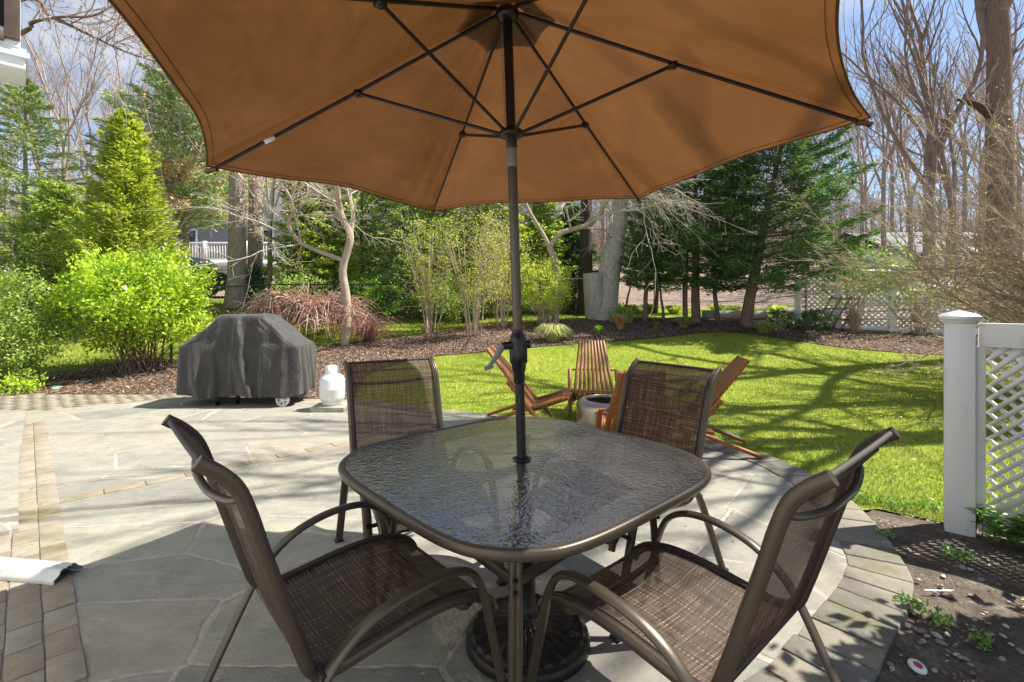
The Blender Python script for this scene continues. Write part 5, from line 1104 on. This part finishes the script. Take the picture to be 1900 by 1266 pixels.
# pachysandra at the foot of the near fence
rg = np.random.default_rng(181); root = thing('pachysandra', 'leafy green pachysandra patch at the foot of the near white fence', 'plant', (2.93, 2.70, 0)); ms = MB(); ml = MB()
for i in range(90):
    b = np.array([rg.uniform(-.20, .42), rg.uniform(-.14, .10), 0]); b[1] -= b[0] * .75; h_ = rg.uniform(.05, .17); ms.tube([b, b + [0, 0, h_]], .0025, 4, False); n = 9; a = np.arange(n) * 2.4 + rg.uniform(0, 6); dd = np.column_stack([np.cos(a), np.sin(a), rg.uniform(-.1, .5, n)]); ml.leaves(b + [0, 0, h_] + dd * .032 - np.array([0, 0, 1]) * rg.uniform(0, .03, (n, 1)), dd, np.array([0, 0, 1.]) + dd * -.3, .085 * rg.uniform(.7, 1.2, n), .036)
ms.build('stems', M['leaf_ivy'], root); ml.build('leaves', M['leaf_ivy'], root)
for k, (px, py, r_, n, lb) in enumerate([(1640, 1000, .05, 20, 'tiny weed at the lawn corner of the paver border'), (1660, 940, .10, 60, 'small weed tuft at the lawn edge beside the white post'), (1725, 945, .09, 50, 'weed clump against the base of the white post'), (1775, 1040, .07, 40, 'weed sprig on the dirt below the pachysandra'), (1690, 1135, .06, 40, 'weed at the edge of the pavers in the dirt'), (1745, 1165, .05, 26, 'low weed on the dirt near the pebbles'), (1820, 1205, .04, 24, 'lowest weed on the dirt at the right'), (1600, 932, .06, 30, 'mossy weed at the end of the sunlit pavers')]):
    x, y = U(px, py); rg = np.random.default_rng(190 + k); m_ = n * 3; a = rg.uniform(0, 6.28, m_); q = r_ * np.sqrt(rg.random(m_)); mb = MB(); mb.leaves(np.column_stack([np.cos(a) * q, np.sin(a) * q, rg.uniform(.005, .05, m_)]), rg.normal(size=(m_, 3)) + [0, 0, .6], rg.normal(size=(m_, 3)) + [0, 0, 1], .028, .010); ob = mb.build('weed', M['leaf_ivy']); ob.location = (x, y, -.015); tag(ob, lb, 'weed')
# pebbles
M['pebble'] = mat('pebble_stone', lambda t: prin(t, ramp(t, nd(t, 'ShaderNodeObjectInfo').outputs['Random'], [(0, (.14, .11, .09)), (.6, (.27, .23, .19)), (1, (.50, .47, .43))]), .7, 0, bump(t, noise(t, coord(t), 20, 4), .3, .003)))
bm = bmesh.new(); bmesh.ops.create_icosphere(bm, subdivisions=2, radius=1)
rg = np.random.default_rng(200)
for v in bm.verts: v.co *= 1 + .13 * math.sin(v.co.x * 3 + 1) * math.cos(v.co.y * 4)
pm = bpy.data.meshes.new('pebble'); bm.to_mesh(pm); bm.free(); pm.materials.append(M['pebble']); pm.polygons.foreach_set('use_smooth', np.ones(len(pm.polygons), bool))
k = 0
while k < 75:
    px, py = rg.uniform(1640, 1900), rg.uniform(985, 1266); x, y = U(px, py)
    if inpoly(np.array([[x, y]]), [(p[0], p[1]) for p in edge] + [(-1, -3), (-8, -3), (-8, 6)])[0] or (px < 1700 and py < 1040): continue
    o = bpy.data.objects.new('pebble', pm); COL.objects.link(o); s_ = rg.uniform(.004, .012) * (1.6 if rg.random() < .12 else 1); o.scale = (s_ * rg.uniform(1, 1.6), s_, s_ * .6); o.location = (x, y, -.012 + s_ * .1); o.rotation_euler = (0, 0, rg.uniform(0, 6.28)); tag(o, 'small pale pebble on the bare dirt beside the paver border', 'pebble', 'pebbles strewn on the dirt'); k += 1
x, y = U(1703, 1247); dc = thing('round_marker', 'small white disc with a red centre lying on the dirt at the lower right', 'disc', (x, y, -.008)); dc.rotation_euler = (.25, .1, 0)
M['red'] = simple('red_plastic', (.45, .03, .05), .4); MB().lathe([(0, .002), (.026, .002), (.03, -.002), (.03, -.008)], n=28).build('plate', M['tank'], dc); MB().lathe([(0, .006), (.012, .006), (.015, .003)], n=20).build('centre', M['red'], dc)
x, y = U(1740, 1110); mb = MB(); mb.tube([(x - .055, y + .01, 0), (x + .02, y, .004)], .0035, 8); mb.tube([(x + .02, y, .004), (x + .06, y - .004, .004)], .006, 8); tag(mb.build('plant_label', M['tank'], None, True), 'thin white plastic plant stake lying on the dirt', 'plant stake')
M['teal'] = simple('pale_green_plastic', (.30, .52, .42), .4)
for px, py, lb in ((1357, 812, 'pale green plastic cap in the lawn right of the wooden chairs'), (105, 722, 'green plastic valve cover in the mulch by the brick path')):
    x, y = U(px, py); tag(MB().lathe([(0, .03), (.05, .028), (.075, .015), (.08, 0)], (x, y, float(g(x, y)) + .01), 20).build('ground_cover_cap', M['teal'], None, True), lb, 'cap')

# ------------------------------------------------------------------ houses and car beyond
nh = thing('neighbour_house', 'grey house with a white railed deck behind the evergreens at the left', 'house', (-16.2, 27, float(g(-16.2, 27)) - .1)); nz_ = nh.location.z
MB().box((-.5, 5, 3.0), (16, 7, 6)).build('wall', M['greywall'], nh)
mb = MB(); mb.add([(-9, 1, 6), (8, 1, 6), (8, 5, 8.6), (-9, 5, 8.6), (-9, 9, 6), (8, 9, 6)], [[0, 1, 2, 3], [3, 2, 5, 4]]); mb.add([(-9, 1, 5.85), (8, 1, 5.85), (8, 1, 6.0), (-9, 1, 6.0)], [[0, 1, 2, 3]]); mb.build('roof', M['roof'], nh)
zd = Z(490, 26) - nz_
MB().box((0, .0, zd), (9, 3.0, .32)).build('deck', M['white'], nh)
for q in np.linspace(-4.4, 4.4, 5): MB().box((q, -1.42, zd + .62), (.16, .16, 1.1)).build('deck_post', M['white'], nh); MB().box((q, -1.3, zd / 2), (.2, .2, zd)).build('deck_support', M['white'], nh)
mb = MB(); [mb.box((q, -1.42, zd + .6), (.05, .04, .9)) for q in np.linspace(-4.4, 4.4, 62)]; mb.box((0, -1.42, zd + 1.08), (8.9, .1, .07)); mb.box((0, -1.42, zd + .2), (8.9, .06, .06)); mb.build('railing', M['white'], nh)
mb = MB(); lattice(mb, (-4.4, -1.36), (1, 0), 8.8, zd - .2, .0, .16, .08); mb.build('lattice_skirt', M['white'], nh)
for q in (-3, 1.5, 5):
    wf = MB().box((q, 1.47, zd + 1.5), (1.5, .08, 1.5)).build('window', M['white'], nh); MB().box((q, 1.42, zd + 1.5), (1.3, .03, 1.3)).build('pane', M['winglass'], wf)
n2 = thing('white_house', 'white neighbour house half hidden by twigs beyond the lattice fence', 'house', (X(1780, 24), 24, float(g(20, 24)) - 1.5))
MB().box((2, 2.6, 1.2), (11, 5, 3.3)).build('wall', M['siding'], n2)
mb = MB(); mb.add([(-3.9, -.4, 2.8), (8, -.4, 2.8), (8, 2.6, 3.9), (-3.9, 2.6, 3.9), (-3.9, 5.6, 2.8), (8, 5.6, 2.8)], [[0, 1, 2, 3], [3, 2, 5, 4]]); mb.build('roof', M['greywall'], n2)
for q in (-1.6, 1.2, 4): wf = MB().box((q, .08, 1.8), (1.2, .08, 1.5)).build('window', M['white'], n2); MB().box((q, .03, 1.8), (1.0, .03, 1.3)).build('pane', M['winglass'], wf)
MB().box((-.2, -.3, 1.4), (.22, .22, 2.75)).build('porch_column', M['white'], n2)

# car
d = 18.0; cz = float(g(X(412, d), d)) - .03; car = thing('parked_car', 'dark grey car parked behind the laurel bush, front wheel showing by the twin trunks', 'car', (X(412, d) - 1.45, d, cz))
pr = [(-2.2, .28), (-2.28, .55), (-2.2, .85), (-1.7, .98), (-1.1, 1.42), (-.2, 1.50), (.5, 1.42), (1.15, 1.0), (1.9, .88), (2.3, .70), (2.36, .45), (2.3, .26), (1.9, .22)]
for x0 in (1.45, -1.4):
    pass
low = [(1.85, .3)] + [(1.45 + .41 * math.cos(a), .34 + .41 * math.sin(a)) for a in np.linspace(-.1, math.pi + .1, 10)] + [(.9, .2), (-.85, .2)] + [(-1.4 + .41 * math.cos(a), .34 + .41 * math.sin(a)) for a in np.linspace(-.1, math.pi + .1, 10)] + [(-1.9, .25)]
full = pr + low; bmc = bmesh.new(); vs = {}
def wdt(z): return .90 if z < .95 else .90 - (z - .95) * .42
fr = [bmc.verts.new((x, -wdt(z), z)) for x, z in full]; bk = [bmc.verts.new((x, wdt(z), z)) for x, z in full]; bmc.faces.new(fr); bmc.faces.new(bk[::-1]); n = len(full)
for i in range(n): bmc.faces.new((fr[(i + 1) % n], fr[i], bk[i], bk[(i + 1) % n]))
bmesh.ops.triangulate(bmc, faces=[f for f in bmc.faces if len(f.verts) > 4]); bmesh.ops.recalc_face_normals(bmc, faces=bmc.faces)
me = bpy.data.meshes.new('body'); bmc.to_mesh(me); bmc.free(); cb = meshobj('body', me, M['carpaint'], car); bv = cb.modifiers.new('bev', 'BEVEL'); bv.width = .03; bv.segments = 2; bv.angle_limit = rad(25)
for q in ([(-1.0, 1.03), (-.75, 1.38), (-.25, 1.42), (-.2, 1.03)], [(-.1, 1.03), (-.15, 1.42), (.4, 1.36), (.95, 1.03)]):
    mb = MB(); V = [(x, -(wdt(z) + .012), z) for x, z in q] + [(x, -(wdt(z) + .0), z) for x, z in q]; mb.add(V, [[0, 3, 2, 1], [0, 1, 5, 4], [1, 2, 6, 5], [2, 3, 7, 6], [3, 0, 4, 7]]); mb.build('side_window', M['winglass'], car)
mb = MB(); mb.add([(.56, -.62, 1.425), (1.12, -.78, 1.04), (1.12, .78, 1.04), (.56, .62, 1.425)], [[0, 1, 2, 3]]); mb.build('windscreen', M['winglass'], car)
for x0 in (1.45, -1.4):
    for s_ in (-1, 1):
        wh = MB(); wh.lathe([(.0, -.11), (.24, -.11), (.25, -.12), (.34, -.11), (.355, -.06), (.355, .06), (.34, .11), (0, .11)], n=28); me = wh.mesh('wheel'); o = meshobj('wheel', me, M['rubber'], car); o.location = (x0, s_ * .80, .355); o.rotation_euler = (rad(90), 0, 0)
        sp = MB(); sp.lathe([(.20, -.128), (.245, -.13), (.245, -.10)], n=28)
        for q in np.linspace(0, 2 * np.pi, 11)[:-1]: sp.box((.12 * math.cos(q), .12 * math.sin(q), -.122), (.22, .025, .02), q)
        for sgn in (1, -1):
            r_ = sp.build('rim', M['steel'], o) if sgn == -s_ or sgn == 1 and s_ == -1 else None
            if r_ is not None and s_ == -1: r_.scale = (1, 1, -1)
            if r_ is not None: break
MB().box((2.28, -.62, .68), (.12, .4, .13)).build('headlight', M['tank'], car, False, .02)
MB().box((2.28, .62, .68), (.12, .4, .13)).build('headlight', M['tank'], car, False, .02)
